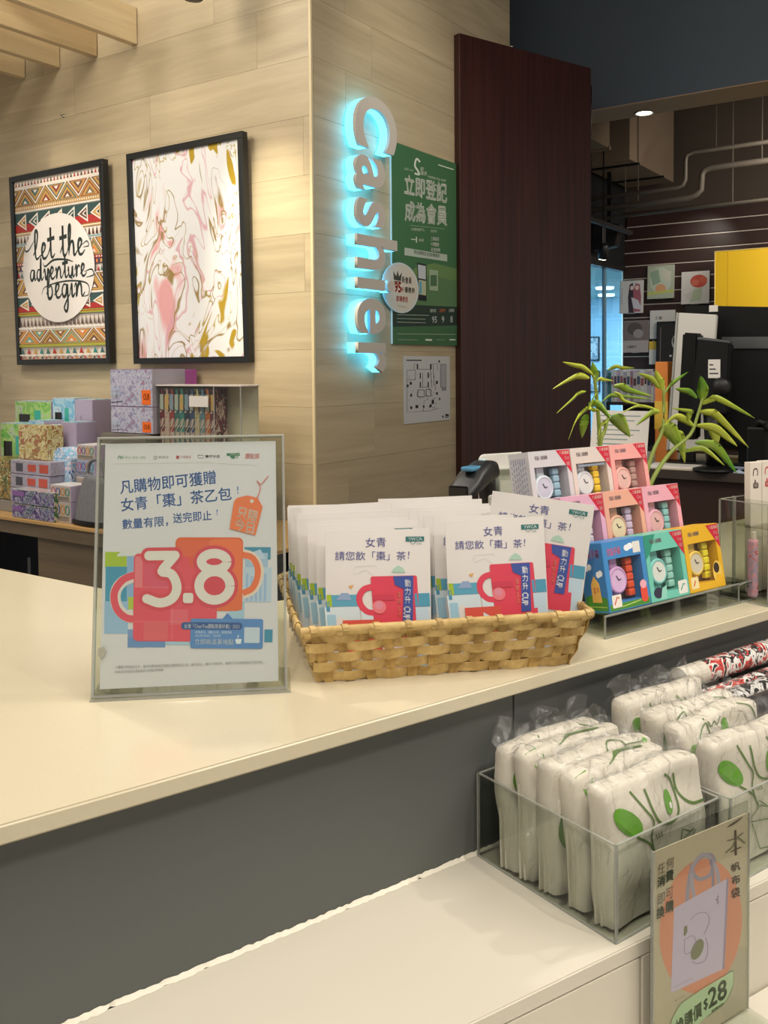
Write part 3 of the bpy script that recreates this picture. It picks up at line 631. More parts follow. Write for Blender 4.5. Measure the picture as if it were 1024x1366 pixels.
# ================================================================= ACRYLIC SIGN "3.8"
d = Vector((.5625-.3522, .9805-1.0973, 0)); ANGS = math.atan2(d.y, d.x)
st = thing('tabletop_sign', 'tall clear acrylic sign holder with the pink 3.8 tea promotion sheet on the counter', 'sign', (.3522, 1.0973, 1.05), ANGS)
LEAN = R(-13)
ML = Matrix.Rotation(LEAN, 3, 'X')
W8 = .2335
def lp(x, y, z): return ML @ Vector((x, y, z))
bm = bmesh.new(); bm_box(bm, 0, W8, -.0032, -.0010, 0, .316); bmesh.ops.recalc_face_normals(bm, faces=bm.faces); bm_obj('front_pane', bm, ACR, st, (0, 0, .003), (LEAN, 0, 0))
bm = bmesh.new(); bm_box(bm, 0, W8, .0034, .0056, 0, .316); bmesh.ops.recalc_face_normals(bm, faces=bm.faces); bm_obj('back_pane', bm, ACR, st, (0, 0, .003), (LEAN, 0, 0))
for nm, x0, x1, z0, z1 in (('edge_strip', -.001, .0022, 0, .318), ('edge_strip', W8-.0022, W8+.001, 0, .318), ('edge_strip', 0, W8, 0, .0028), ('edge_strip', 0, W8, .3152, .318)):
    box(nm, x0, x1, -.0036, .0060, z0, z1, ACE, st, .0006, (0, 0, .003), (LEAN, 0, 0))
box('foot', -.002, W8+.005, -.004, .085, 0, .0028, ACR, st, .001); box('foot_edge', -.002, W8+.005, -.0052, -.004, 0, .0030, ACE, st)
box('printed_sheet', .0085, .0085+.215, .0015, .0024, .010, .010+.3, mat('sign_paper', '#dddce4', .55), st, 0, (0, 0, .003), (LEAN, 0, 0))
A = Art([(100, 88), (932, 76), (968, 1248), (85, 1300)], .215, .300, .00004); A.layer = 1
BL_, RD, PK, OG = '#5a86cc', '#e4586a', '#f08c94', '#ee7a50'
A.tx('讚點慈善', 160, 148, 302, 162, '#9ab39f'); A.line([(162, 158), (172, 146), (178, 160), (188, 148)], 4, '#5d8d6c', 3); A.tx('工聯商店', 345, 147, 412, 160, '#777773', 0); A.ring(345, 156, 6, 8, 3, '#8b8b84')
A.rect(449, 146, 464, 162, '#b05360'); A.tx('中環書廊', 470, 146, 522, 160, '#b77a80'); A.line([(556, 144), (582, 144), (582, 158), (556, 158), (556, 144)], 2.5, '#3a3a3a'); A.tx('灣仔分店', 590, 143, 662, 157, '#3d3d3d', .02)
A.poly([(695, 135), (758, 133), (760, 148), (735, 150), (732, 163), (718, 160), (710, 148), (696, 148)], '#3f7a5c'); A.tx('YWCA', 712, 134, 756, 146, '#cfe0d5', .02); A.tx('女青', 733, 152, 752, 161, '#44705a'); A.tx('讚點部', 786, 136, 855, 162, '#e6a7ac', .03)
A.line([(142, 186), (600, 180), (850, 196)], 1.6, '#c9c6c2')
A.text('凡購物即可獲贈', (172, 268), (640, 217), (178, 334), BL_, .012); A.text('女青「棗」茶乙包', (178, 355), (718, 297), (184, 420), BL_, .012); A.text('!', (748, 296), (755, 295), (750, 332), BL_)
A.text('數量有限，', (188, 458), (412, 440), (190, 508), BL_, .012); A.text('送完即止', (436, 428), (624, 412), (440, 476), BL_, .012); A.text('!', (650, 408), (656, 407), (652, 436), BL_)
# mug collage
for q in ((105, 618, 212, 698, '#a9c43c'), (108, 690, 215, 868, '#4b9bc0'), (214, 640, 300, 860, '#8fb6e0'), (105, 862, 222, 1022, '#9cc0e4'), (222, 1000, 300, 1090, '#7f9fd0'), (222, 1040, 408, 1088, '#6f95cc'), (222, 840, 252, 900, '#b7cd50'), (790, 592, 918, 652, '#4a93b5'), (795, 620, 905, 760, '#a7c3e2'), (790, 690, 925, 860, '#c0d4ea'), (720, 860, 795, 950, '#a9cbe4'), (895, 995, 935, 1058, '#4a93b5'), (410, 1040, 560, 1075, '#a9cbe4')): A.rect(*q)
A.poly([(165, 632), (205, 600), (240, 612), (300, 590), (300, 636), (165, 640)], '#d9dcde')
for i in range(5): A.rect(800+22*i, 720+14*(i % 2), 812+22*i, 856, '#a3bfe6')
A.poly([(820, 620), (868, 602), (896, 650), (810, 655)], '#bdd3ec')
A.line([(262, 735), (200, 760), (165, 800), (158, 850), (175, 900), (215, 935), (262, 945)], 54, '#e0dcd8', 5); A.line([(262, 728), (200, 752), (160, 800), (152, 850), (170, 905), (212, 942), (262, 950)], 36, RD, 5)
A.line([(780, 622), (830, 640), (862, 690), (860, 750), (835, 800), (785, 826)], 44, '#ead8cc', 5); A.line([(780, 628), (830, 645), (856, 695), (853, 748), (830, 795), (785, 818)], 30, OG, 5)
A.rrect(452, 545, 783, 905, 26, '#e2683f'); A.rrect(618, 552, 780, 905, 26, OG)
A.rrect(248, 625, 660, 1058, 24, RD); A.rrect(300, 612, 470, 800, 20, '#dc5d76'); A.rect(254, 640, 292, 790, '#e8818c'); A.rect(430, 900, 520, 975, '#e56c7c'); A.rect(300, 965, 420, 1052, '#e26a74'); A.rect(520, 640, 650, 690, '#e0604f'); A.rect(660, 800, 784, 900, '#e7744a'); A.rect(460, 560, 620, 640, '#e46b4e')
for q in ((250, 790, 650, 792), (440, 640, 442, 1050), (250, 960, 650, 962), (620, 560, 622, 900)): A.rect(*q, '#ee8f92')
def stroke38(wd, col):
    A.line([(322, 636), (450, 634)], wd, col); A.line([(450, 634), (388, 708)], wd, col); A.line([(384, 714), (436, 728), (462, 790), (440, 845), (380, 868), (315, 848)], wd, col, 6)
    A.ell(450, 634, wd/2, wd/2, col); A.ell(388, 712, wd/2, wd/2, col)
    A.ring(643, 664, 62, 40, wd, col, 0, 360, 40) if wd < 66 else A.ell(643, 664, 62+wd/2, 40+wd/2, col)
    A.ring(647, 782, 76, 70, wd, col, 0, 360, 40) if wd < 66 else A.ell(647, 782, 76+wd/2, 70+wd/2, col)
    for x, y in ((322, 636), (315, 848)): A.ell(x, y, wd/2, wd/2, col)
stroke38(80, '#d94f5f'); A.rrect(486, 808, 550, 878, 16, '#d94f5f'); stroke38(46, '#e6e1de'); A.rrect(493, 818, 543, 868, 12, '#e6e1de')
A.poly([(685, 950), (712, 915), (745, 950)], BL_); A.rrect(532, 944, 888, 1090, 10, '#5f8fce'); A.rrect(486, 962, 786, 998, 16, '#3d5f9c')
A.tx('全港「ChariTea讚點慈善計劃」2023', 500, 970, 772, 992, '#dfe6f0', .015)
A.tx('收集茶包，讚點分享，響應慈善', 556, 1004, 735, 1018, '#cfdcf0'); A.tx('2023年3月8日　婦女節', 556, 1022, 682, 1034, '#cfdcf0'); A.tx('立即睇派茶地點', 554, 1044, 745, 1072, '#e6eefa', .01)
A.poly([(752, 1044), (784, 1042), (780, 1066), (758, 1067)], '#e6eefa'); A.line([(768, 1024), (765, 1038)], 5, '#e6eefa')
A.rrect(796, 985, 872, 1062, 4, '#c9d8ea')
A.text('＊優惠只限指定日子，每次消費滿指定金額可獲贈茶包乙包，贈完即止。圖片只供參考，優惠不可兌換現金及不設退換。', (162, 1182), (892, 1148), (163, 1196), '#8f8f94'); A.text('如有任何爭議本店保留最終決定權及解釋權', (162, 1206), (400, 1192), (163, 1219), '#8f8f94')
# orange tag
A.line([(818, 372), (850, 345), (862, 300), (845, 268), (865, 285), (900, 245)], 4, '#d9745e', 5); A.poly([(750, 352), (800, 340), (850, 352), (875, 395), (842, 535), (716, 502), (735, 370)], '#ee7f52')
A.text('只限', (758, 392), (855, 420), (750, 445), '#efe3d8', .02); A.text('今日', (745, 448), (838, 472), (738, 505), '#efe3d8', .02)
A.ell(822, 368, 9, 9, '#e0dcd8')
A.build(st, lp(.0085, .0015, .010)+Vector((0, 0, .003)), (LEAN, 0, 0))
prism('tape_scrap', [(.006, .058), (.013, .060), (.016, .054), (.012, .047), (.006, .049)], -.0022, -.0014, mat('torn_tape', '#a8a49a', .5), st, 0, (0, 0, .003), (LEAN, 0, 0))

# ================================================================= BASKET OF TEA PACKETS
BL = Vector((.6045, .9870, 1.05)); BA = R(-24.6)
bk = thing('woven_basket', 'shallow rectangular woven bamboo basket holding the white tea packets', 'basket', BL, BA)
BAM = wood('bamboo_strip', '#a5854a', '#d8bb7c', (30, 30, 30), .5, .16); BAM2 = wood('bamboo_stake', '#98763c', '#caa863', (60, 60, 12), .55, .12)
LX, LY, HB, FL = .336, .262, .070, .024
def bpt(s, h, off=0):
    """s runs round the wall of the basket, h up; off outward"""
    e = FL*h/HB
    X0, X1, Y0, Y1 = -e, LX+e, -e*.9, LY+e*.9
    P = 2*(LX+LY); s = s % P
    if s < LX: t = s/LX; return Vector((X0+(X1-X0)*t, Y0-off, h))
    s -= LX
    if s < LY: t = s/LY; return Vector((X1+off, Y0+(Y1-Y0)*t, h))
    s -= LY
    if s < LX: t = s/LX; return Vector((X1-(X1-X0)*t, Y1+off, h))
    s -= LX; t = s/LY; return Vector((X0-off, Y1-(Y1-Y0)*t, h))
PER = 2*(LX+LY); NS = 44; rnd = random.Random(12)
def strip(name, path, ups, wd, th, m, out):
    """flat strip: path points, its width directions, outward directions"""
    bm = bmesh.new(); prev = None
    for p, u, o in zip(path, ups, out):
        c = [bm.verts.new(p+u*(wd/2)+o*th/2), bm.verts.new(p+u*(wd/2)-o*th/2), bm.verts.new(p-u*(wd/2)-o*th/2), bm.verts.new(p-u*(wd/2)+o*th/2)]
        if prev:
            for a in range(4): bm.faces.new((prev[a], prev[(a+1) % 4], c[(a+1) % 4], c[a]))
        prev = c
    return bm_obj(name, bm, m, bk)
def outd(s):
    s = s % PER
    if s < LX: return Vector((0, -1, 0))
    if s < LX+LY: return Vector((1, 0, 0))
    if s < 2*LX+LY: return Vector((0, 1, 0))
    return Vector((-1, 0, 0))
rows = [.0075, .0215, .0355, .0495, .0620]
for i in range(NS):
    s = (i+.5)*PER/NS; hs = [k*HB/12 for k in range(13)]; o = outd(s); P = []
    for h in hs:
        k = min(range(5), key=lambda q: abs(rows[q]-h)); ph = math.cos(math.pi*(h-rows[0])/.0137)*(1 if i % 2 else -1)
        P.append(bpt(s+rnd.uniform(-.0008, .0008), h, .0018*ph))
    tang = o.cross(Vector((0, 0, 1)))
    strip('stake', P, [tang]*13, .0125+rnd.uniform(-.001, .001), .0010, BAM2, [o]*13)
for r, h in enumerate(rows):
    P, Uo, Oo = [], [], []; n = NS*4
    for k in range(n+1):
        s = k*PER/n; i = s/(PER/NS)-.5; ph = math.cos(math.pi*i)*(1 if r % 2 else -1)
        o = outd(s); P.append(bpt(s, h+rnd.uniform(-.0004, .0004)+.0008*math.sin(s*40+r), .0034*ph)); Uo.append(Vector((0, 0, 1))+o*FL/HB*.9); Oo.append(o)
    strip('weave_strip', P, Uo, .0128, .0011, BAM, Oo)
# rim roll, wrapped
rim = [bpt(k*PER/120, HB+.002, .001) for k in range(121)]
t_ = []
def rimtube(name, r, dz, m):
    bm = bmesh.new(); prev = None; sg_ = 8
    for k, p in enumerate(rim):
        o = outd(k*PER/120 if k < 120 else 0); c = []
        for a in range(sg_):
            an = 2*math.pi*a/sg_; c.append(bm.verts.new(p+Vector((0, 0, dz))+o*math.cos(an)*r*.75+Vector((0, 0, 1))*math.sin(an)*r*1.25))
        if prev:
            for a in range(sg_): bm.faces.new((prev[a], prev[(a+1) % sg_], c[(a+1) % sg_], c[a]))
        prev = c
    return bm_obj(name, bm, m, bk, smooth=True)
rimtube('rim', .0052, 0, BAM)
for i in range(34):
    s = (i+.3)*PER/34; o = outd(s); c = bpt(s, HB+.002, .001); tang = o.cross(Vector((0, 0, 1))); P, Uo, Oo = [], [], []
    for a in range(11):
        an = 2*math.pi*a/10; e = o*math.cos(an)+Vector((0, 0, 1))*math.sin(an); P.append(c+tang*(a-5)*.0009+o*math.cos(an)*.0050+Vector((0, 0, 1))*math.sin(an)*.0076); Uo.append(tang); Oo.append(e)
    strip('rim_binding', P, Uo, .0075, .0007, BAM, Oo)
box('base', .002, LX-.002, .002, LY-.002, .001, .004, BAM2, bk)

PW, PH = .140, .182
def packet_mesh():
    nx, nz = 8, 10; V = []; F = []
    for s in (-1, 1):
        for j in range(nz+1):
            for i in range(nx+1):
                u, v = i/nx, j/nz; b = math.sin(math.pi*u)**.6*math.sin(math.pi*v)**.6 if 0 < u < 1 and 0 < v < 1 else 0
                V.append((u*PW, s*(.0006+.0034*b*(1-.6*v)), v*PH))
    o = (nx+1)*(nz+1)
    for j in range(nz):
        for i in range(nx):
            a = j*(nx+1)+i; F.append((a, a+1, a+nx+2, a+nx+1)); F.append((o+a+nx+1, o+a+nx+2, o+a+1, o+a))
    ed = [i for i in range(nx+1)]+[(j+1)*(nx+1)-1 for j in range(1, nz+1)]+[nz*(nx+1)+i for i in range(nx-1, -1, -1)]+[j*(nx+1) for j in range(nz-1, 0, -1)]
    for k in range(len(ed)): a, b = ed[k], ed[(k+1) % len(ed)]; F.append((a, b, o+b, o+a))
    me = bpy.data.meshes.new('packet'); me.from_pydata(V, [], F); me.materials.append(mat('packet_paper', '#dcd8d4', .5)); me.update(); return me
PM = packet_mesh()
def warp_packet(x, y, z):
    u, v = min(1, max(0, x/PW)), min(1, max(0, z/PH)); b = math.sin(math.pi*u)**.6*math.sin(math.pi*v)**.6 if 0 < u < 1 and 0 < v < 1 else 0
    return (x, y-.0011-.0034*b*(1-.6*v), z)
A = Art([(285, 275), (893, 270), (852, 1118), (215, 1128)], PW, PH, .00006)
NV, RDp = '#4d4f8e', '#d8455a'
A.text('女青', (510, 318), (630, 316), (508, 374), NV, .006); A.text('請您飲「棗」茶', (330, 394), (742, 402), (326, 446), NV, .006); A.text('!', (757, 402), (764, 402), (750, 445), NV)
A.poly([(747, 315), (856, 316), (854, 344), (745, 344)], '#2f6f6e'); A.tx('YWCA', 762, 321, 842, 338, '#d6e2de', .03); A.line([(770, 345), (785, 362), (808, 345)], 3, '#3a7b7a'); A.tx('女青', 808, 350, 838, 364, '#7fa3a4')
A.line([(425, 520), (440, 485), (560, 482), (560, 500)], 2, '#c6c8ca'); A.line([(430, 530), (500, 505), (540, 540)], 2, '#cacccb'); A.poly([(648, 524), (662, 500), (690, 484), (718, 500), (730, 528)], '#a9c9b8'); A.poly([(388, 598), (420, 594), (405, 618)], '#d9a560')
A.rect(262, 652, 442, 722, '#5aa2bd'); A.rect(775, 655, 866, 735, '#4f98b5'); A.rect(258, 650, 285, 722, '#a3bd30'); A.rect(250, 690, 270, 750, '#4a90b5'); A.poly([(310, 682), (345, 640), (385, 642), (400, 684)], '#8fa6c8')
A.rect(240, 724, 442, 1120, '#cfe0e8'); A.rect(775, 738, 858, 1110, '#bcd3e2'); A.rect(250, 770, 300, 900, '#9cc7dd'); A.rect(450, 735, 520, 900, '#cfdfe6')
A.line([(530, 606), (478, 622), (448, 665), (452, 715), (485, 755), (530, 765)], 36, RDp, 5)
A.rrect(522, 546, 796, 960, 12, RDp); A.rect(524, 655, 655, 690, '#c93f55'); A.ell(560, 730, 40, 40, '#e47a84'); A.ell(558, 720, 24, 24, '#d98a9c')
A.poly([(655, 548), (775, 548), (752, 850), (690, 850), (712, 625), (690, 615), (662, 600)], '#3d549c')
for i, s in enumerate('動力升'): A.tx(s, 722-i*4, 570+50*i, 756-i*4, 612+50*i, '#e6e8f0', .02)
A.text('CUP', (746, 734), (735, 812), (708, 730), '#e6e8f0', .03)
for i, s in enumerate('運動生活'): A.tx(s, 672-i*2, 645+40*i, 692-i*2, 674+40*i, '#eea08a', .01)
A.rect(338, 805, 560, 1000, '#d5574a')
PRT = A.data('print', warp_packet)
rnd = random.Random(21)
def packet(lab, lx, ly, lz, lean, yaw=0, roll=0, grp=None):
    t = thing('tea_packet', lab, 'tea packet', BL + Matrix.Rotation(BA, 3, 'Z') @ Vector((lx, ly, lz)), 0, grp)
    t.rotation_euler = (Matrix.Rotation(BA+yaw, 3, 'Z') @ Matrix.Rotation(-lean, 3, 'X') @ Matrix.Rotation(roll, 3, 'Y')).to_euler()
    link('packet', PM, t); link('print', PRT, t); return t
Z0 = .0055
packet('white tea packet at the front left of the basket, red mug print in full view', .012, .018, Z0, R(6), R(0), R(1))
packet('white tea packet at the front right of the basket, red mug print in full view', .178, .018, Z0+.006, R(6), R(1), R(-.5))
packet('tall tilted tea packet sticking up behind the front right one, in shade', .225, .062, Z0+.042, R(4), R(-16), R(8))
GL1 = 'tea packets packed behind the front left one'; GL2 = 'tea packets packed behind the front right one'
for i in range(8):
    ly = .038+.026*i
    packet('plain-looking white tea packet edge standing in the left row of the basket' if i else 'second white tea packet of the left row, its left edge showing',
           max(-.010-.001*i, .006-.008*i), ly, Z0+.004+rnd.uniform(0, .005), R(6+rnd.uniform(-1.2, 1)), R(rnd.uniform(-2, 2.5)), R(rnd.uniform(-1.5, .8)), GL1 if i else None)
for i in range(8):
    ly = .038+.026*i
    packet('plain-looking white tea packet edge standing in the right row of the basket' if i else 'second white tea packet of the right row, its left edge showing',
           (.165-.006*i) if i < 7 else .120, ly, Z0+.006+rnd.uniform(0, .006) + (.004 if i > 5 else 0), R(6+rnd.uniform(-1.2, 1)), R(rnd.uniform(-2, 2.5)), R(rnd.uniform(-1., 1.2)), GL2 if i else None)

# ================================================================= WATCH GIFT BOXES ON THE STEPPED STAND
sd = thing('display_stand', 'clear acrylic three-step stand carrying the kids watch boxes', 'stand', (1.035, .893, 1.05))
TILT = R(-10)
def arc(cx, cz, r, a0, a1, n=5): return [(cx+r*math.cos(R(a0+(a1-a0)*k/n)), cz+r*math.sin(R(a0+(a1-a0)*k/n))) for k in range(n+1)]
SW = .335
# each step: a folded sheet (side profile in y,z) ; rows at depth dy, height dz
steps = [(.0, .0345), (.066, .096), (.132, .162)]
def sheet(name, prof, th, x0, x1, m, parent):
    """folded sheet: profile of (y,z) points pushed along x with thickness"""
    P = [Vector((0, y, z)) for y, z in prof]; n = len(P); N = []
    for i in range(n):
        t = (P[min(i+1, n-1)]-P[max(i-1, 0)]).normalized(); N.append(Vector((0, -t.z, t.y)))
    V = []; F = []
    for p, q in zip(P, N):
        for x in (x0, x1):
            for s in (0, th): v = p+q*s; V.append((x, v.y, v.z))
    for i in range(n-1):
        a, b = 4*i, 4*(i+1); F += [(a, b, b+2, a+2), (a+1, a+3, b+3, b+1), (a, a+1, b+1, b), (a+2, b+2, b+3, a+3)]
    F += [(0, 2, 3, 1), (4*n-4, 4*n-3, 4*n-1, 4*n-2)]
    return mesh(name, V, F, m, parent)
for k, (dy, dz) in enumerate(steps):
    prof = [(dy, 0.0005), (dy, dz-.004), (dy+.0015, dz-.001), (dy+.055, dz-.010), (dy+.058, dz+.01), (dy+.0635, dz+.052)] if k < 2 else [(dy, .0005), (dy, dz-.004), (dy+.0015, dz-.001), (dy+.058, dz-.010), (dy+.060, .0005)]
    sheet('step', prof, .0028, 0, SW, ACR, sd)
    box('step_edge', 0, SW, dy-.001, dy+.0014, dz-.003, dz, ACE, sd, .0004)
    for x in (0, SW-.003):
        box('leg_edge', x, x+.003, dy-.0008, dy+.0012, 0, dz-.002, ACE, sd, .0004)
box('base_edge', .0, SW+.045, -.002, .001, 0, .0026, ACE, sd)
box('base_plate', .0, SW+.045, .001, .195, 0, .0025, ACR, sd)
tube('lip', [(SW, .0, .031), (SW+.02, -.001, .0335), (SW+.034, -.002, .031), (SW+.040, -.003, .018), (SW+.041, -.003, .003)], .0016, ACE, sd, 8, smooth_n=4)
box('lip_sheet', SW, SW+.032, -.0015, .045, .030, .0325, ACR, sd)

BW, BH, BD = .0945, .103, .046
WIN = clear('window_film', '#ffffff', 1.4, .05)
def flat_print(parent, fn, w_, h_, y, step=.00012):
    A = Art([(0, 0), (100, 0), (100, 110), (0, 110)], w_, h_, step); fn(A); return A.build(parent, (0, y, 0))
def watch_box(lab, loc, carton, dark, strap, dial, alt, art=None, tagc='#c4203a', title='#8c8a86', tagon=True):
    t = thing('watch_box', lab, 'watch box', loc, 0, 'boxed kids watches on the stepped stand'); t.rotation_euler = (TILT, 0, 0)
    c = mat('carton_'+carton.strip('#'), carton, .38, noise=.03, nscale=60); dk = mat('tray_'+dark.strip('#'), dark, .6)
    wx0, wx1, wz0, wz1 = .010, BW-.010, .012, BH-.026
    bm = bmesh.new()
    for q in ((0, wx0, 0, BD, 0, BH), (wx1, BW, 0, BD, 0, BH), (wx0, wx1, 0, BD, 0, wz0), (wx0, wx1, 0, BD, wz1, BH), (wx0, wx1, BD-.002, BD, wz0, wz1)): bm_box(bm, *q)
    bm_obj('carton', bm, c, t)
    box('tray', wx0, wx1, .021, .028, wz0, wz1, dk, t)
    box('window', wx0, wx1, .0006, .0012, wz0, wz1, WIN, t)
    s = mat('strap_'+strap.strip('#'), strap, .4); al = mat('strap_'+alt.strip('#'), alt, .4); dm = mat('dial_'+dial.strip('#'), dial, .35)
    cx, cz = .034, .044
    wt = box('watch_strap', cx-.0085, cx+.0085, .012, .020, wz0, wz1, s, t, .002)
    bz = lathe('bezel', [(.0, 0), (.0185, 0), (.0205, .002), (.0205, .006), (.0165, .008), (.0158, .0068)], s, t, (cx, .013, cz), (R(90), 0, 0), 28)
    lathe('dial', [(0, .0071), (.0160, .0070)], dm, bz, (0, 0, 0), (0, 0, 0), 28)
    box('watch_hand', -.0006, .0006, -.0002, .008, .0074, .0080, mat('ink_dark', '#33343a', .4), bz, rot=(0, 0, R(30))); box('watch_hand', -.0006, .0006, 0, .006, .0074, .0080, mat('ink_dark'), bz, rot=(0, 0, R(-80)))
    for k in range(5): box('strap_link', .0590, .0735, .009, .020, .016+.0118*k, .0272+.0118*k, al, t, .0025)
    def pr(A):
        if art: art(A)
        if tagon: A.poly([(66, 1), (99.5, 1), (99.5, 43)], tagc); A.tx('八達通錶', 74, 3, 98, 9, '#e9c6b8', .02); A.tx('Ocy', 86, 12, 97, 20, '#e3a9a8', .02); A.tx('錶款', 89, 22, 97, 29, '#e3a9a8', .02)
        if title: A.tx('兒童八達通錶', 14, 8, 44, 15, title, .02)
    flat_print(t, pr, BW, BH, 0)
    return t
def side_stripes(t, col):   # printed lines of text on the left side of a box
    A = Art([(0, 0), (100, 0), (100, 110), (0, 110)], BD, BH, .00012)
    for i in range(7):
        A.line([(12+12*i, 10), (12+12*i, 98)], 3.4, col)
        for k in range(9): A.line([(12+12*i, 18+9.5*k+(i*5 % 7)), (12+12*i, 21+9.5*k+(i*5 % 7))], 3.6, '#d5d3da')
    A.build(t, (0, BD, 0), (0, 0, R(-90)), 'side_print')
def a_blue(A):
    A.poly([(2, 108), (2, 98), (98, 98), (98, 108)], '#4c8a34')
    for x, y in ((58, 14), (66, 12)): A.ell(x, y, 7, 5, '#e9eef2')
    A.tx('兒童手錶', 10, 10, 42, 22, '#c77aa6', .04); A.rect(72, 6, 90, 24, '#dcdcd6'); A.rrect(8, 84, 30, 104, 2, '#e6e0d4'); A.line([(13, 99), (20, 88), (25, 90)], 2.5, '#cc5a45'); A.rrect(78, 78, 94, 104, 6, '#d94b3a'); A.ell(86, 76, 8, 7, '#e7a6b4'); A.line([(30, 104), (76, 100)], 1.6, '#b5cf6a')
def side_blue(t):
    A = Art([(0, 0), (100, 0), (100, 110), (0, 110)], BD, BH, .00012)
    A.rect(4, 3, 96, 107, '#3a79b8'); A.poly([(4, 107), (4, 86), (50, 80), (96, 88), (96, 107)], '#4a8a34'); A.tx('兒童手錶', 14, 10, 84, 24, '#b58ac4', .04)
    for x, y in ((24, 40), (36, 38), (70, 50), (80, 48)): A.ell(x, y, 9, 5, '#e9eef2')
    A.poly([(34, 94), (34, 66), (50, 52), (70, 64), (74, 94)], '#e3b55e'); A.rect(44, 70, 52, 80, '#c9824a'); A.rect(58, 70, 65, 78, '#c9824a'); A.line([(8, 101), (92, 101)], 2, '#9cc25a')
    A.build(t, (0, BD, 0), (0, 0, R(-90)), 'side_print')
def a_white(A): A.ell(80, 98, 8, 8, '#e2d2bf')
def a_teal(A):
    A.poly([(0, 0), (30, 0), (12, 30), (0, 40)], '#2f8f7a'); A.rrect(72, 84, 96, 106, 3, '#e2e0d8'); A.line([(78, 100), (86, 90), (90, 92)], 2.5, '#3a9a86'); A.ell(20, 96, 12, 9, '#2f2f44'); A.poly([(24, 108), (30, 90), (42, 86), (40, 108)], '#8fd0c0')
def a_yel(A):
    A.rrect(6, 84, 26, 104, 2, '#ead9a0'); A.line([(12, 99), (18, 90)], 2.5, '#c9452e'); A.ell(82, 84, 13, 20, '#e7c45a'); A.ell(80, 76, 8, 9, '#3b2a24'); A.poly([(72, 104), (78, 86), (92, 90), (94, 104)], '#e8b12a')
def a_pink(A): A.rrect(62, 86, 84, 104, 8, '#c9b4d6')
def a_yw(A): A.rect(16, 30, 84, 34, '#7f8f9f'); A.rrect(66, 84, 86, 103, 2, '#e6c78c')
rows_ = [(.066, .0353, [('#3f86c4', '#4a3038', '#c79ac9', '#d7b4dc', '#d8502c', a_blue, 'blue watch box with a little house printed on its side, front left of the stand'),
                        ('#6fc3b0', '#35605a', '#7cc6bf', '#d9ded6', '#93c9bb', a_teal, 'mint green watch box in the middle of the front row'),
                        ('#e0ae24', '#7a5a1c', '#e2c253', '#cfc8b0', '#e2d42c', a_yel, 'yellow watch box at the right end of the front row')]),
         (.132, .0968, [('#dba6bd', '#5d4a52', '#d9b8cf', '#c9a3bd', '#c9c4cc', a_pink, 'pink and lilac watch box at the left end of the middle row'),
                        ('#e3a58f', '#5f4a42', '#d5a58c', '#e3cfae', '#c9b4cf', a_white, 'peach coloured watch box in the middle of the middle row'),
                        ('#e0a3b4', '#4f4a50', '#d8a6b6', '#d7b0b4', '#86c2c6', None, 'rose pink watch box with a teal band, right end of the middle row')]),
         (.198, .1628, [('#c6c4c8', '#4d5c62', '#c9d4dc', '#c0c2d2', '#8fb2c4', a_white, 'grey white watch box with printed lines on its side, left of the top row'),
                        ('#cfc6bf', '#6b645a', '#c9d0d8', '#d2d6d8', '#e3c22a', a_yw, 'white watch box with a blue and a yellow strap, middle of the top row'),
                        ('#e2a09a', '#8a6a62', '#dba79c', '#d9b6ac', '#a98a80', None, 'salmon pink watch box at the right end of the top row')])]
for r_, (dy, dz, bx) in enumerate(rows_):
    x0 = 1.0525 if r_ == 0 else (1.036 if r_ == 1 else 1.032)
    for i, (cc, dk, stp, dl_, alt, art, lab) in enumerate(bx):
        t = watch_box(lab, (x0+i*.0958, .893+dy-.062, 1.05+dz-.0335+.0325), cc, dk, stp, dl_, alt, art, tagon=not (r_ == 0 and i == 0), title=None if (r_ == 0 and i == 0) else '#8c7a80')
        if i == 0: (side_blue(t) if r_ == 0 else side_stripes(t, '#7f86a8' if r_ == 2 else '#b98aa6'))

# ================================================================= POTTED LUCKY BAMBOO
LEAFM = bpy.data.materials.new('bamboo_leaf'); LEAFM.use_nodes = True; nt = LEAFM.node_tree; p = nt.nodes['Principled BSDF']
tc = nt.nodes.new('ShaderNodeTexCoord'); n = nt.nodes.new('ShaderNodeTexNoise'); n.inputs['Scale'].default_value = 9; oi = nt.nodes.new('ShaderNodeObjectInfo')
cr = nt.nodes.new('ShaderNodeValToRGB'); cr.color_ramp.elements[0].color = (*lin('#3f8a1c'), 1); cr.color_ramp.elements[1].color = (*lin('#c4cf4a'), 1); cr.color_ramp.elements[0].position = .3; cr.color_ramp.elements[1].position = 1.0
ad = nt.nodes.new('ShaderNodeMath'); ad.operation = 'MULTIPLY_ADD'; ad.inputs[1].default_value = .55; nt.links.new(oi.outputs['Random'], ad.inputs[0]); nt.links.new(tc.outputs['Object'], n.inputs[0]); nt.links.new(n.outputs['Fac'], ad.inputs[2])
nt.links.new(ad.outputs[0], cr.inputs[0]); nt.links.new(cr.outputs[0], p.inputs['Base Color']); p.inputs['Roughness'].default_value = .32; p.inputs['Subsurface Weight'].default_value = .0
STEM = mat('bamboo_stem', '#7f8f3a', .45, noise=.2, nscale=30)
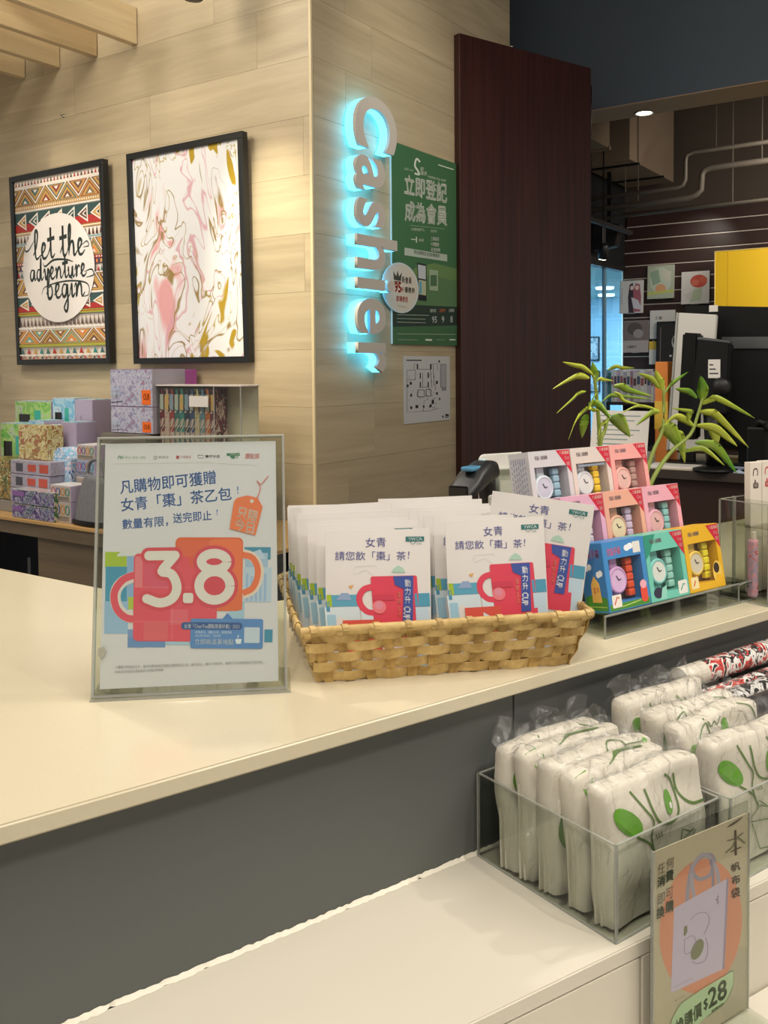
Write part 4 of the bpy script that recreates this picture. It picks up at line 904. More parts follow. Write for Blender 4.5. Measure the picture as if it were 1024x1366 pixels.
def leaf(root, a, m_, t_, wd, ns=10):
    P = spline([a, Vector(a)*.45+Vector(m_)*.55+Vector((0, 0, .004)), m_, t_], 5); n_ = len(P); V = []; F = []
    for i, p_ in enumerate(P):
        tt = (P[min(i+1, n_-1)]-P[max(i-1, 0)]).normalized(); s = tt.cross(Vector((0, 0, 1)))
        if s.length < .3: s = s+Vector((.8, -.55, 0))
        s.normalize(); s = (s+Vector((.58, -.4, 0))*.0+tt.cross(Vector((.58, .81, 0))).normalized()*1.1).normalized()
        nn = s.cross(tt); u = i/(n_-1); h = wd/2*1.05*(math.sin(math.pi*min(1, u*.93+.06))**.75)*(1-.12*u)
        if i == n_-1: h = .0004
        V += [p_-s*h+nn*h*.14, p_, p_+s*h+nn*h*.14, p_+Vector((0, 0, -.0006))]
    for i in range(n_-1):
        b = 4*i; F += [(b, b+1, b+5, b+4), (b+1, b+2, b+6, b+5), (b+2, b+3, b+7, b+6), (b+3, b, b+4, b+7)]
    return mesh('leaf', V, F, LEAFM, root, smooth=True)
def plant(lab, base, leaves, stems, potc):
    root = thing('lucky_bamboo', lab, 'potted plant', (base[0], base[1], 1.05)); off = Vector((base[0], base[1], 1.05))
    lathe('pot', [(0, .0), (.034, .0), (.040, .01), (.046, .075), (.046, .08), (.042, .08), (.040, .06), (0, .06)], mat(potc, '#d6d2ca', .3), root)
    lathe('soil', [(0, .068), (.041, .066)], mat('pebbles', '#6d5f4c', .9, noise=.4, nscale=200, bump=1), root)
    for s in stems:
        tube('stem', [Vector((s[0][0]*.3+base[0]*.7, s[0][1]*.3+base[1]*.7, 1.115))-off]+[Vector(q)-off for q in s], .0052, STEM, root, 10, smooth_n=5, taper=.55)
    for a, m_, t_, wd in leaves: leaf(root, Vector(a)-off, Vector(m_)-off, Vector(t_)-off, wd)
LA = [((1.358, 1.2, 1.431),(1.276, 1.174, 1.45),(1.214, 1.143, 1.456),0.0111),
((1.346, 1.2, 1.424),(1.292, 1.193, 1.425),(1.231, 1.184, 1.407),0.0182),
((1.337, 1.2, 1.399),(1.281, 1.182, 1.386),(1.217, 1.161, 1.364),0.0139),
((1.365, 1.2, 1.42),(1.356, 1.196, 1.439),(1.347, 1.192, 1.456),0.0172),
((1.365, 1.2, 1.417),(1.385, 1.198, 1.421),(1.41, 1.195, 1.419),0.0102),
((1.401, 1.2, 1.44),(1.4, 1.164, 1.444),(1.382, 1.121, 1.444),0.0115),
((1.352, 1.2, 1.37),(1.267, 1.161, 1.346),(1.197, 1.114, 1.32),0.0220),
((1.341, 1.2, 1.356),(1.342, 1.21, 1.331),(1.352, 1.223, 1.309),0.0173),
((1.346, 1.2, 1.373),(1.352, 1.176, 1.37),(1.347, 1.146, 1.348),0.0227),
((1.367, 1.2, 1.394),(1.323, 1.174, 1.369),(1.312, 1.143, 1.366),0.0169),
((1.41, 1.2, 1.349),(1.463, 1.22, 1.331),(1.519, 1.243, 1.301),0.0301),
((1.395, 1.2, 1.336),(1.364, 1.188, 1.326),(1.344, 1.174, 1.308),0.0230),
((1.384, 1.2, 1.379),(1.433, 1.21, 1.389),(1.562, 1.222, 1.378),0.0119),
((1.417, 1.2, 1.397),(1.436, 1.189, 1.379),(1.478, 1.175, 1.369),0.0088),
((1.417, 1.2, 1.409),(1.459, 1.198, 1.399),(1.533, 1.196, 1.385),0.0178),]
LB = [((1.622, 1.25, 1.399),(1.543, 1.219, 1.425),(1.468, 1.182, 1.433),0.0123),
((1.632, 1.25, 1.396),(1.617, 1.248, 1.419),(1.604, 1.246, 1.439),0.0191),
((1.637, 1.25, 1.383),(1.692, 1.262, 1.411),(1.759, 1.277, 1.433),0.0246),
((1.774, 1.25, 1.368),(1.762, 1.241, 1.398),(1.739, 1.231, 1.425),0.0265),
((1.622, 1.25, 1.348),(1.588, 1.254, 1.34),(1.558, 1.26, 1.322),0.0238),
((1.622, 1.25, 1.351),(1.542, 1.25, 1.362),(1.493, 1.251, 1.348),0.0094),
((1.772, 1.25, 1.36),(1.783, 1.214, 1.372),(1.849, 1.17, 1.33),0.0198),
((1.761, 1.25, 1.345),(1.838, 1.255, 1.33),(1.97, 1.262, 1.252),0.0222),
((1.753, 1.25, 1.315),(1.83, 1.245, 1.297),(1.891, 1.24, 1.261),0.0238),
((1.748, 1.25, 1.277),(1.799, 1.228, 1.261),(1.833, 1.202, 1.205),0.0268),
((1.71, 1.25, 1.258),(1.732, 1.212, 1.263),(1.732, 1.166, 1.234),0.0179),
((1.742, 1.25, 1.312),(1.692, 1.262, 1.335),(1.669, 1.276, 1.314),0.0197),
((1.723, 1.25, 1.325),(1.712, 1.238, 1.347),(1.629, 1.224, 1.358),0.0147),
((1.63, 1.25, 1.317),(1.667, 1.253, 1.301),(1.715, 1.257, 1.257),0.0390),
((1.671, 1.25, 1.304),(1.712, 1.263, 1.283),(1.749, 1.278, 1.23),0.0264),
((1.752, 1.25, 1.375),(1.708, 1.253, 1.393),(1.684, 1.256, 1.398),0.0164),
((1.802, 1.25, 1.306),(1.847, 1.265, 1.279),(1.871, 1.284, 1.253),0.0206),]
plant('lucky bamboo with drooping green leaves against the dark red door, left plant', (1.392, 1.2), LA, [[(1.378, 1.2, 1.286), (1.375, 1.2, 1.33), (1.367, 1.2, 1.395), (1.36, 1.2, 1.431)], [(1.378, 1.2, 1.286), (1.391, 1.2, 1.322), (1.404, 1.2, 1.355)]], 'white_pot')
plant('lucky bamboo with yellow-green leaves in front of the black till screen, right plant', (1.545, 1.25), LB, [[(1.581, 1.25, 1.22), (1.605, 1.25, 1.269), (1.635, 1.25, 1.316), (1.637, 1.25, 1.404)], [(1.595, 1.25, 1.198), (1.658, 1.25, 1.258), (1.729, 1.25, 1.295), (1.755, 1.25, 1.335), (1.774, 1.25, 1.376)]], 'white_pot')

# ================================================================= SCANNER AND PHONE STAND ON THE WORKTOP
BP = mat('black_plastic', '#17171a', .3); 
t = thing('barcode_scanner', 'black handheld barcode scanner with a blue top button resting in its stand', 'scanner', (1.118, 1.225, 1.05), R(18))
# head: lofted from nose to back
secs = [(-.110, .020, .011, .186), (-.098, .026, .017, .190), (-.070, .027, .020, .202), (-.035, .023, .021, .213), (-.005, .018, .017, .214), (.012, .010, .009, .208)]
V = []; F = []; n_ = 20
for x, ry, rz, zc in secs:
    for k in range(n_):
        a = 2*math.pi*k/n_; c_, s_ = math.cos(a), math.sin(a); V.append((x+(.010*s_ if x < -.09 else 0), ry*math.copysign(abs(c_)**.7, c_), zc+rz*math.copysign(abs(s_)**.7, s_)))
for i in range(len(secs)-1):
    for k in range(n_): F.append((i*n_+k, i*n_+(k+1) % n_, (i+1)*n_+(k+1) % n_, (i+1)*n_+k))
F += [tuple(range(n_))[::-1], tuple((len(secs)-1)*n_+k for k in range(n_))]
hd = mesh('head', V, F, BP, t, smooth=True)
box('scan_window', -.1165, -.1105, -.019, .019, .178, .197, mat('dark_glass', '#08080c', .08), hd, .003, rot=(0, 0, 0))
box('trigger_button', -.088, -.050, -.012, .012, .2185, .2265, mat('blue_gloss', '#4f86a8', .2), hd, .003, rot=(0, R(0), 0))
box('status_lamp', -.036, -.028, -.005, .005, .2325, .236, mat('pale_lamp', '#cfe4ea', .2), hd, .001)
tube('handle', [(-.02, 0, .200), (-.012, 0, .16), (.004, 0, .11), (.010, 0, .07)], .0165, BP, t, 14, smooth_n=4, taper=.85)
tube('stand_neck', [(.010, 0, .075), (.012, 0, .04), (.01, 0, .008)], .011, BP, t, 12)
lathe('stand_base', [(0, 0), (.045, 0), (.045, .006), (.02, .012), (0, .012)], BP, t, (.01, 0, 0))
tube('cable', [(.012, 0, .075), (.04, .02, .05), (.07, .05, .02), (.11, .09, .005), (.18, .11, .003)], .0028, BP, t, 8, smooth_n=5)
t = thing('phone_stand', 'white upright card and phone stand with a black slot behind the tea packets', 'stand', (1.134, 1.275, 1.05), R(-6))
prism('back_plate', [(0, .003), (.10, .003), (.10, .236)]+arc(.012, .224, .012, 90, 180), 0, .006, mat('white_plastic', '#d9d8d2', .35), t, .0015)
box('phone', .006, .030, -.009, -.001, .02, .200, mat('dark_glass'), t, .003)
box('clear_pocket', .034, .10, -.012, -.010, .02, .208, ACR, t); box('pocket_edge', .034, .036, -.013, -.001, .02, .208, ACE, t); box('pocket_rim', .034, .10, -.013, -.001, .206, .208, ACE, t)
box('base', -.004, .104, -.04, .05, 0, .004, mat('white_plastic'), t, .001)
box('card', .040, .096, -.009, -.006, .021, .185, mat('white_paper'), t)
t = thing('candy_box', 'small white box with red round print peeking out behind the tea packets', 'box', (1.062, 1.150, 1.05), R(-8))
box('carton', 0, .05, 0, .03, 0, .178, mat('white_plastic'), t, .004)
A = Art(U, .05, .178, .00015); A.ell(.5, .06, .42, .055, '#c2433a'); A.ell(.5, .06, .24, .03, '#e2d8cf'); A.ell(.4, .20, .3, .06, '#c2433a'); A.build(t, (0, 0, 0))

# ================================================================= TILL DESK, SCREEN AND PAPERS
DK = Vector((2.5781, 1.8348, 0))
def Dm(a, b, z): v = DK-WN*a+WA*b; return Vector((v.x, v.y, z))
t = thing('till_desk', 'dark brown staff desk behind the counter carrying the till screen', 'desk', Dm(0, 0, 0), ANG_L)
box('desk_top', -.50, 1.6, 0, .62, 1.075, 1.10, mat('desk_beige', '#b9ae98', .4), t, .002)
box('desk_edge', -.50, 1.6, -.004, 0, 1.072, 1.101, mat('desk_edge_dark', '#3a302a', .5), t)
box('back_panel', -.50, 1.6, .02, .04, .0, 1.075, mat('desk_wood', '#33201a', .5, noise=.15, nscale=12), t)
box('side_panel', -.50, -.48, .04, .62, 0, 1.075, mat('desk_wood'), t); box('side_panel', 1.58, 1.6, .04, .62, 0, 1.075, mat('desk_wood'), t)
ps_ = thing('till_screen', 'large black till screen seen from behind, tilted on a dark stand', 'monitor', Dm(0, .30, 1.10), ANG_L)
TB = mat('black_casing', '#0a0b0c', .4, spec=.3)
prism('screen_back', [(-.150, .06), (.62, .03), (.62, .515), (-.130, .562)], .0, .035, TB, ps_, .004)
prism('lower_casing', [(.02, .07), (.60, .06), (.60, .385), (.03, .395)], -.045, .0, mat('black_matt', '#0e0f11', .5, spec=.3), ps_, .004)
prism('metal_strip', [(-.0, .405), (.60, .395), (.60, .435), (.0, .445)], -.004, .0, mat('steel_strip', '#6a6d6e', .35, .6), ps_)
box('label_sticker', -.045, -.015, -.0015, 0, .535, .558, mat('white_paper'), ps_)
box('stand_neck', .06, .20, -.02, .03, .0, .08, TB, ps_, .004); box('stand_foot', -.02, .28, -.10, .10, 0, .012, TB, ps_, .004)
cd_ = thing('customer_display', 'white slanted customer display panel beside the black card reader', 'display', Dm(0, .18, 1.10), ANG_L)
prism('panel', [(-.150, .05), (-.02, .05), (.012, .518), (-.118, .530)], 0, .022, mat('white_plastic'), cd_, .003)
prism('panel_edge', [(-.158, .05), (-.150, .05), (-.118, .530), (-.124, .531)], -.002, .024, mat('grey_plastic', '#a7aaa6', .4), cd_)
box('foot', -.17, .0, -.03, .06, 0, .012, TB, cd_, .003); box('post', -.11, -.06, .0, .02, .01, .06, TB, cd_, .003)
cr_ = thing('card_reader', 'black card reader box with a white label and round knob on a pole', 'card reader', Dm(0, .06, 1.10), ANG_L)
prism('housing', [(-.082, .10), (-.02, .10), (-.012, .452), (-.062, .456)], -.02, .05, TB, cr_, .006)
prism('face_box', [(-.030, .19), (.092, .19), (.098, .418), (-.005, .432)], -.05, .0, mat('black_matt'), cr_, .006)
prism('top_cap', [(-.008, .43), (.096, .416), (.096, .424), (-.006, .440)], -.045, .0, mat('steel_strip'), cr_, .002)
box('label', .030, .068, -.0515, -.05, .305, .365, mat('white_paper'), cr_)
for k in range(3): box('label_line', .034, .062-.008*k, -.052, -.0515, .318+.014*k, .322+.014*k, mat('ink_dark'), cr_)
lathe('knob', [(0, 0), (.018, 0), (.028, .008), (.030, .022), (.022, .036), (0, .040)], BP, cr_, (.074, -.05, .278), (R(90), 0, R(12)))
tube('pole', [(.045, -.02, .0), (.040, -.02, .10), (.035, -.022, .20)], .028, TB, cr_, 16)
lathe('pole_base', [(0, 0), (.07, 0), (.07, .008), (.03, .02), (0, .02)], TB, cr_, (.045, -.02, 0))
mc = thing('desk_microphone', 'black swivel camera head on a short stand right of the card reader', 'camera', Dm(.165, .05, 1.10), ANG_L)
box('body', -.02, .045, -.02, .03, .02, .150, TB, mc, .008); tube('neck', [(.0, 0, .14), (.02, -.01, .165), (.045, -.02, .155)], .014, TB, mc, 12, smooth_n=3)
lathe('lens_barrel', [(0, 0), (.017, 0), (.017, .03), (.012, .034), (0, .034)], BP, mc, (.045, -.02, .152), (R(90), 0, R(40)))
lathe('foot', [(0, 0), (.05, 0), (.05, .008), (0, .03)], TB, mc, (.01, 0, 0))
for k, (a, b, r_, lab) in enumerate(((-.17, .03, 6, 'white paper sheets lying on the desk below the plant leaves'), (.055, .02, -8, 'pale blue paper slip on the desk below the card reader'))):
    t = thing('paper_stack', lab, 'paper', Dm(a, b, 1.10), ANG_L+R(r_))
    for j in range(3): box('sheet', 0, .13 if k else .20, .0, .14, .0008+.002*j, .0024+.002*j, mat('white_paper') if k == 0 else mat('blue_paper', '#b9c6dc', .6), t, rot=(0, 0, R(2*j)))
t = thing('notice_sheet', 'white printed notice standing behind the plants beside the dark door', 'notice', Dm(-.42, .12, 1.10), ANG_L)
box('sheet', 0, .21, 0, .003, .0, .19, mat('white_paper'), t, rot=(R(-12), 0, 0))
A = Art(U, .21, .19, .00012)
for k in range(9): A.line([(.1, .1+.09*k), (.85-.1*(k % 3), .1+.09*k)], .02, '#8aa0a0')
A.build(t, (0, -.0006, 0), (R(-12), 0, 0))
t = thing('orange_folder', 'narrow orange and yellow folder standing behind the right plant', 'folder', Dm(-.205, .20, 1.10), ANG_L)
box('cover', 0, .045, 0, .12, 0, .36, mat('orange_card', '#e0893c', .5), t, .002); box('band', -.001, .046, -.002, 0, .12, .22, mat('yellow_card', '#e8c24a', .5), t)

# ================================================================= ACRYLIC BIN WITH SMALL PACKAGES, RIGHT END OF THE COUNTER
t = thing('acrylic_bin', 'tall clear acrylic bin at the right end of the counter', 'bin', (1.385, .850, 1.05))
def clearbox(t, x0, x1, y0, y1, h, th=.0025, m=ACR, e=ACE, front=None):
    fh = front or h
    box('pane', x0, x0+th, y0, y1, th, h, m, t); box('pane', x1-th, x1, y0, y1, th, h, m, t); box('pane', x0, x1, y1-th, y1, th, h, m, t); box('pane', x0, x1, y0, y0+th, th, fh, m, t); box('pane_floor', x0, x1, y0, y1, 0, th, m, t)
    for nm, q in (('rim', (x0, x0+th, y0, y1, h, h+.0012)), ('rim', (x1-th, x1, y0, y1, h, h+.0012)), ('rim', (x0, x1, y1-th, y1, h, h+.0012)), ('rim', (x0, x1, y0, y0+th, fh, fh+.0012)), ('corner', (x0-.0006, x0+th, y0-.0006, y0+.0014, 0, fh)), ('corner', (x0-.0006, x0+th, y1-.0014, y1+.0006, 0, h)), ('corner', (x1-th, x1+.0006, y0-.0006, y0+.0014, 0, fh)), ('corner', (x1-th, x1+.0006, y1-.0014, y1+.0006, 0, h)), ('floor_edge', (x0, x1, y0-.001, y0, 0, .003)), ('floor_edge', (x0-.001, x0, y0, y1, 0, .003))): box(nm, *q, e, t)
clearbox(t, 0, .24, .0, .092, .168)
box('divider', .040, .0425, .0, .092, .003, .168, ACR, t); box('divider_edge', .0398, .0428, .088, .093, .003, .170, ACE, t)
box('tray_floor', .045, .236, .003, .088, .118, .1205, ACR, t); box('tray_edge', .045, .236, .002, .004, .118, .121, ACE, t)
CRD = mat('cream_card', '#ddd3c6', .5)
for i in range(4):
    k = thing('card_pack', ('cream card pack leaning at the left end of the acrylic bin', 'cream card pack with a red crest, second from the left in the bin', 'cream card pack with a red crest, third from the left in the bin', 'cream card pack at the right side of the acrylic bin')[i], 'card pack', (1.434+.036*i, .912, 1.054), 0, 'cream card packs in the acrylic bin')
    k.rotation_euler = (R(-2), R(2), 0)
    box('card', 0, .034, 0, .012, 0, .226, CRD, k, .001)
    A = Art([(0, 0), (34, 0), (34, 226), (0, 226)], .034, .226, .0001); c_ = '#b8322f' if i in (1, 2) else '#4a3a36'
    A.line([(8, 24), (10, 14), (18, 12), (22, 18), (20, 24)], 2.6, c_, 4); A.rrect(8, 36, 24, 46, 3, c_); A.rect(12, 31, 16, 36, c_); A.tx('本店', 11, 37, 21, 44, '#e0d2c4', .02); A.build(k, (0, 0, 0))
PKC = [speckle('pack_pink', ['#c0566a', '#e0a3b4', '#b9a6c4', '#7a2f44'], 70, .25), speckle('pack_violet', ['#8a6a9c', '#c9a6b8', '#d8566a', '#4a3a5a'], 60, .25), speckle('pack_grey', ['#a79aa6', '#7c8f86', '#d9c9c2', '#a0405a'], 60, .25)]
for i, (x, y, z, w_, h_, r_, m_, lab) in enumerate(((1.434, .868, 1.054, .055, .105, 3, 2, 'grey floral blister pack at the left of the acrylic bin'), (1.470, .860, 1.054, .06, .108, -4, 0, 'pink blister pack with a pale stripe in the acrylic bin'), (1.52, .866, 1.054, .06, .10, 6, 1, 'violet blister pack in the right half of the acrylic bin'), (1.402, .885, 1.054, .014, .10, 0, 0, 'thin crimson packet between the two left panes of the acrylic bin'))):
    k = thing('blister_pack', lab, 'package', (x, y, z), R(r_)); box('pouch', 0, w_, 0, .016, 0, h_, PKC[m_], k, .005, seg=3)
    box('header_card', .002, w_-.002, .005, .009, h_, h_+.012 if h_+.012 < .116 else .1165, CRD, k)
    if w_ > .02:
        for j in range(6): box('comb_tooth', .012+.006*j, .015+.006*j, -.002, .0, .012, .052, mat('comb_pink', '#c98a9c', .3), k)

# ================================================================= LIGHT YELLOW DISPLAY BOX AND BOOKS ON THE SLATWALL
def sl(s, z): return .8*s+.4785, 1.45+.8*(z-1.45)
t = thing('yellow_box', 'large bright yellow display box on top, right edge of the picture', 'box', Rm(.42, 4.60, 1.875), ANG_L)
YEL = mat('yellow_card_gloss', '#ffcf2e', .35)
box('carton', 0, .95, 0, .22, 0, .47, YEL, t, .006); box('edge_band', -.003, .004, -.004, .224, 0, .472, mat('pale_yellow', '#fbe48c', .4), t, .002); box('seam', .098, .101, -.0015, 0, 0, .47, mat('amber', '#d89a18', .4), t)
box('top_edge', -.003, .953, -.004, .224, .47, .476, mat('pale_yellow'), t, .001)
box('wall_shelf', -.02, .97, 0, .38, -.03, 0, mat('black_matt'), t)
def wallbook(lab, s0, z1, s1, z0, m_, art=None, th=.02, cat='book', off=0):
    a0, zt_ = sl(s0, z1); a1, zb_ = sl(s1, z0); W__, H__ = a1-a0, zt_-zb_
    t = thing('displayed_book', lab, cat, Rm(a0, 4.985-off, zb_), ANG_L)
    box('cover', 0, W__, -.045, -.045+th, 0, H__, m_, t, .002, rot=(R(-3), 0, 0)); box('page_block', .004, W__-.002, -.045+th, -.041+th, .004, H__-.004, PAPER, t, rot=(R(-3), 0, 0))
    box('hook', W__/2-.01, W__/2+.01, -.045+th, .002+off, .01, .02, mat('steel'), t)
    box('hook_lip', W__/2-.03, W__/2+.03, -.052, -.022, -.004, 0, mat('steel'), t)
    if art:
        A = Art(U, W__, H__, .0004); art(A); A.build(t, (0, -.0452, 0), (R(-3), 0, 0))
PBK = mat('book_paper', '#d6d2cc', .35)
def b1(A):
    A.poly([(.40, .98), (.36, .5), (.42, .12), (.55, .06), (.62, .3), (.64, .98)], '#3a2c36'); A.poly([(.6, .95), (.58, .3), (.68, .08), (.85, .12), (.92, .5), (.9, .95)], '#a8606a'); A.ell(.52, .22, .08, .07, '#e0c4b8'); A.ell(.74, .22, .08, .07, '#e6cabc'); A.poly([(.5, .5), (.8, .6), (.98, .9), (.6, .85)], '#d2ccd4')
    A.line([(.1, .2), (.1, .7)], .05, '#b9b4bc')
def b2(A):
    A.rect(0, 0, 1, 1, '#a9b09a'); A.ell(.5, .45, .4, .4, '#b9c2b0'); A.poly([(.1, .2), (.4, .1), (.5, .5), (.2, .6)], '#8aa08a'); A.poly([(.55, .15), (.9, .2), (.85, .5), (.6, .4)], '#c4c2b0'); A.ell(.5, .7, .2, .14, '#cf9a72'); A.poly([(0, .8), (1, .74), (1, .82), (0, .88)], '#b8bb62')
def b3(A):
    A.rect(0, 0, 1, 1, '#d6d0ca'); A.ell(.62, .3, .3, .2, '#c8503e'); A.ell(.5, .34, .14, .1, '#d8705a'); A.ell(.78, .26, .14, .1, '#d06048'); A.poly([(.3, .95), (.45, .55), (.75, .5), (.7, .9)], '#b9c0a4'); A.poly([(.1, .7), (.4, .6), (.3, .9)], '#cfc6c0')
def b4(A):
    A.rect(0, 0, 1, .62, '#7d6f6c'); A.ell(.45, .25, .3, .2, '#5d5250'); A.ell(.6, .4, .2, .14, '#a09490'); A.rect(0, .62, 1, 1, '#b3a6a2'); A.tx('心靈散文', .15, .78, .55, .86, '#5c5250', .02)
def b5(A): A.tx('文集', .2, .2, .5, .32, '#8a8480', .01); A.line([(.2, .5), (.8, .46)], .02, '#b5aea8')
def b6(A):
    A.rect(.04, .03, .96, .97, '#2c2828'); A.line([(.16, .1), (.16, .9)], .03, '#77706c'); A.ell(.78, .36, .2, .13, '#b8b4ae'); A.ell(.72, .34, .1, .08, '#3a3432'); A.ell(.55, .6, .05, .02, '#cfcac2')
wallbook('book with two long-haired figures on its cover, leftmost on the slatwall', -1.21, 2.374, -.947, 2.014, PBK, b1)
wallbook('grey green wrapped book on the slatwall, highest of them', -.898, 2.519, -.611, 2.162, PBK, b2)
wallbook('white book with a red flower-like shape on the slatwall', -.532, 2.43, -.241, 2.089, PBK, b3)
wallbook('grey brown book with a dim portrait cover, lower left of the slatwall', -1.167, 1.931, -.887, 1.585, PBK, b4)
wallbook('plain white booklet on the slatwall behind the dark framed cover', -.872, 2.035, -.60, 1.726, PBK, b5)
wallbook('tall black framed cover standing just left of the till screen', -.781, 1.91, -.496, 1.298, mat('black_frame'), b6, .03, 'book', .055)
t = thing('shelf_tag', 'small yellow and white tag hanging on the slatwall', 'tag', Rm(sl(-.875, 0)[0], 4.97, sl(0, 1.453)[1]), ANG_L)
box('card', 0, .07, -.03, -.027, 0, .20, mat('white_paper'), t); box('yellow_top', 0, .07, -.0315, -.03, .13, .20, mat('yellow_card'), t); box('clip', .025, .045, -.03, -.0, .195, .21, mat('steel'), t)
t = thing('wall_shelf', 'dark wall shelf under the slatwall books', 'shelf', Rm(-.60, 4.66, 0), ANG_L)
box('shelf_board', 0, 1.3, 0, .30, 1.105, 1.13, mat('desk_wood'), t, .002); box('lower_board', 0, 1.3, 0, .30, .72, .745, mat('desk_wood'), t, .002)
for x in (0, 1.28): box('upright', x, x+.02, 0, .30, 0, 1.105, mat('desk_wood'), t)
rnd = random.Random(6); x = -.535; BC = ['#d8d2cc', '#cfc8c4', '#3f7f72', '#e0dcd6', '#c9a9b4', '#d9d4ce', '#bfb4c0', '#e3ddd6', '#a88fa0', '#d6cfc8']; nm = ['white', 'cream', 'green', 'ivory', 'pink', 'pale grey', 'lilac', 'off-white', 'mauve', 'beige']
for i in range(17):
    w_ = rnd.uniform(.022, .032); h_ = rnd.uniform(.24, .29); j = [0, 2, 0, 3, 4, 5, 6, 7, 8, 9, 1, 3, 5, 6, 0, 4, 7][i]
    b = thing('paperback', '%s spined book %s on the wall shelf behind the plants' % (nm[j], ['at the far left', 'second from the left', 'third from the left', 'fourth from the left', 'fifth from the left', 'sixth from the left', 'seventh from the left', 'eighth from the left', 'ninth from the left', 'tenth from the left', 'eleventh from the left', 'twelfth from the left', 'thirteenth from the left', 'fourteenth from the left', 'fifteenth from the left', 'sixteenth from the left', 'seventeenth from the left'][i]), 'book', Rm(x, 4.70, 1.131), ANG_L, 'books on the wall shelf')
    box('cover', 0, w_, 0, .17, 0, h_, mat('spine_'+nm[j].replace(' ', '_'), BC[j], .5), b, .0015); box('spine_band', .003, w_-.003, -.0006, 0, h_*.55, h_*.8, mat('band_%d' % (i % 3), ['#6a4a54', '#4a5a6a', '#a05a5a'][i % 3], .5), b)
    x += w_+.002

# ================================================================= TOYS ON THE WALL TABLE, LEFT
t = thing('display_table', 'light wood topped display table under the two pictures', 'table', Rm(0, 0, 0), ANG_L)
TT = wood('table_oak', '#b88f58', '#cfa76d', (1.5, 18, 18), .4, .03); TF = wood('table_front', '#5f5140', '#75654f', (1.5, 18, 18), .5, .03)
box('top', -3.2, .25, -.595, -.01, .785, .80, TT, t, .002)
box('fascia', -3.2, .25, -.588, -.57, .728, .785, TF, t, .001)
for x0, x1 in ((-1.075, .25), (-3.2, -2.2)): box('front_panel', x0, x1, -.575, -.555, .0, .728, TF, t, .001)
box('back_panel', -3.2, .25, -.03, -.012, 0, .785, mat('navy_board', '#1d2230', .6), t)
box('inner_shelf', -2.2, -1.075, -.55, -.03, .30, .32, TF, t)
br = thing('shelf_bracket', 'small grey metal bracket in the dark space under the display table', 'bracket', Rm(-1.455, -.36, .321), ANG_L)
box('plate', -.012, .012, 0, .003, 0, .235, mat('steel_strip'), br); box('foot', -.012, .03, 0, .05, 0, .003, mat('steel_strip'), br)
def carton(name, lab, cat, s0, s1, z0, z1, d, dep, m_, side=None, top=None, bands=(), grp=None, yaw=0):
    """s0>s1 distances left of the wall corner; d distance of the front from the wall"""
    t = thing(name, lab, cat, Rm(-s0, -d, z0), ANG_L+R(yaw), grp); w_ = s0-s1; h_ = z1-z0
    box('carton', 0, w_, 0, dep, 0, h_, side or m_, t, .002)
    box('front_print', .002, w_-.002, -.0012, 0, .002, h_-.002, m_, t)
    if top: box('top_panel', .001, w_-.001, .001, dep-.001, h_, h_+.0015, top, t)
    for x0, x1, y0, y1, c in bands: box('printed_band', w_*x0, w_*x1, -.0026, -.0012, h_*y0, h_*y1, c, t)
    return t
LAV = mat('lavender_side', '#b3a6bf', .4); GREYB = mat('grey_tin', '#9b97a3', .35); ORG = mat('orange_sticker', '#ef6c1a', .5); WHC = mat('white_carton', '#dad8d6', .45)
SWL = speckle('swirl_purple', ['#8f8fae', '#a9a8c0', '#bdbccb', '#8a90b0', '#a8788a'], 34, .25)
KRM = mat('ink_dark')
rise = tag(box('display_riser', -.95, -.66, -.33, -.05, 0, .366, mat('riser_grey', '#6d675e', .5), None, .003, loc=Rm(0, 0, .8), rot=(0, 0, ANG_L)), 'grey display riser under the purple tins, hidden behind the sheet sign', 'riser')
for k, (z0, z1, lab) in enumerate(((1.168, 1.283, 'lower of two grey-purple swirl tins with an orange price sticker'), (1.285, 1.447, 'upper of two grey-purple swirl tins with an orange price sticker'))):
    t = carton('card_tin', lab, 'tin', .917, .645, z0, z1, .30, .19, SWL, GREYB, mat('violet_lid', '#8a5f9e', .35), [(.76, .96, .06, .45, ORG), (.02, .22, .30, .50, mat('ice_letter', '#aab4cc', .4))], 'swirl tins on the riser')
    A = Art(U, .272, z1-z0, .0003); A.tx('GX', .04, .55, .2, .78, '#d5d9e6', .04); A.line([(.02, .9), (.3, .86)], .02, '#2c3550'); A.tx('OUR', .8, .65, .94, .82, '#8a3a12', .02); A.build(t, (0, -.0026, 0))
carton('pink_box', 'magenta box standing behind the card display case', 'box', .769, .654, 1.168, 1.445, .10, .07, mat('magenta_card', '#a8569e', .35))
cc = thing('card_case', 'clear display case holding a row of colourful card sleeves', 'display case', Rm(-.64, -.28, 1.10), ANG_L)
box('case_back', 0, .49, .10, .103, 0, .275, mat('frosted_panel', '#d8cdb4', .4), cc); box('case_top', -.004, .494, -.004, .107, .275, .281, mat('pale_lid', '#d5cdc8', .4), cc, .001)
box('case_side', .487, .49, 0, .10, 0, .275, ACR, cc); box('case_floor', 0, .49, 0, .10, 0, .004, mat('frosted_panel'), cc); box('case_front', 0, .49, -.003, 0, 0, .275, ACR, cc); box('case_edge', .338, .342, -.004, 0, 0, .275, ACE, cc); box('case_edge', .486, .491, -.004, 0, 0, .275, ACE, cc)
rnd = random.Random(3)
cols = ['#7a2a30', '#c9a9a0', '#a03a3c', '#2f6f6a', '#3a8a86', '#1f3a4a', '#39507a', '#b8b08a', '#5f8a9a', '#c06a30', '#6a2a3a']
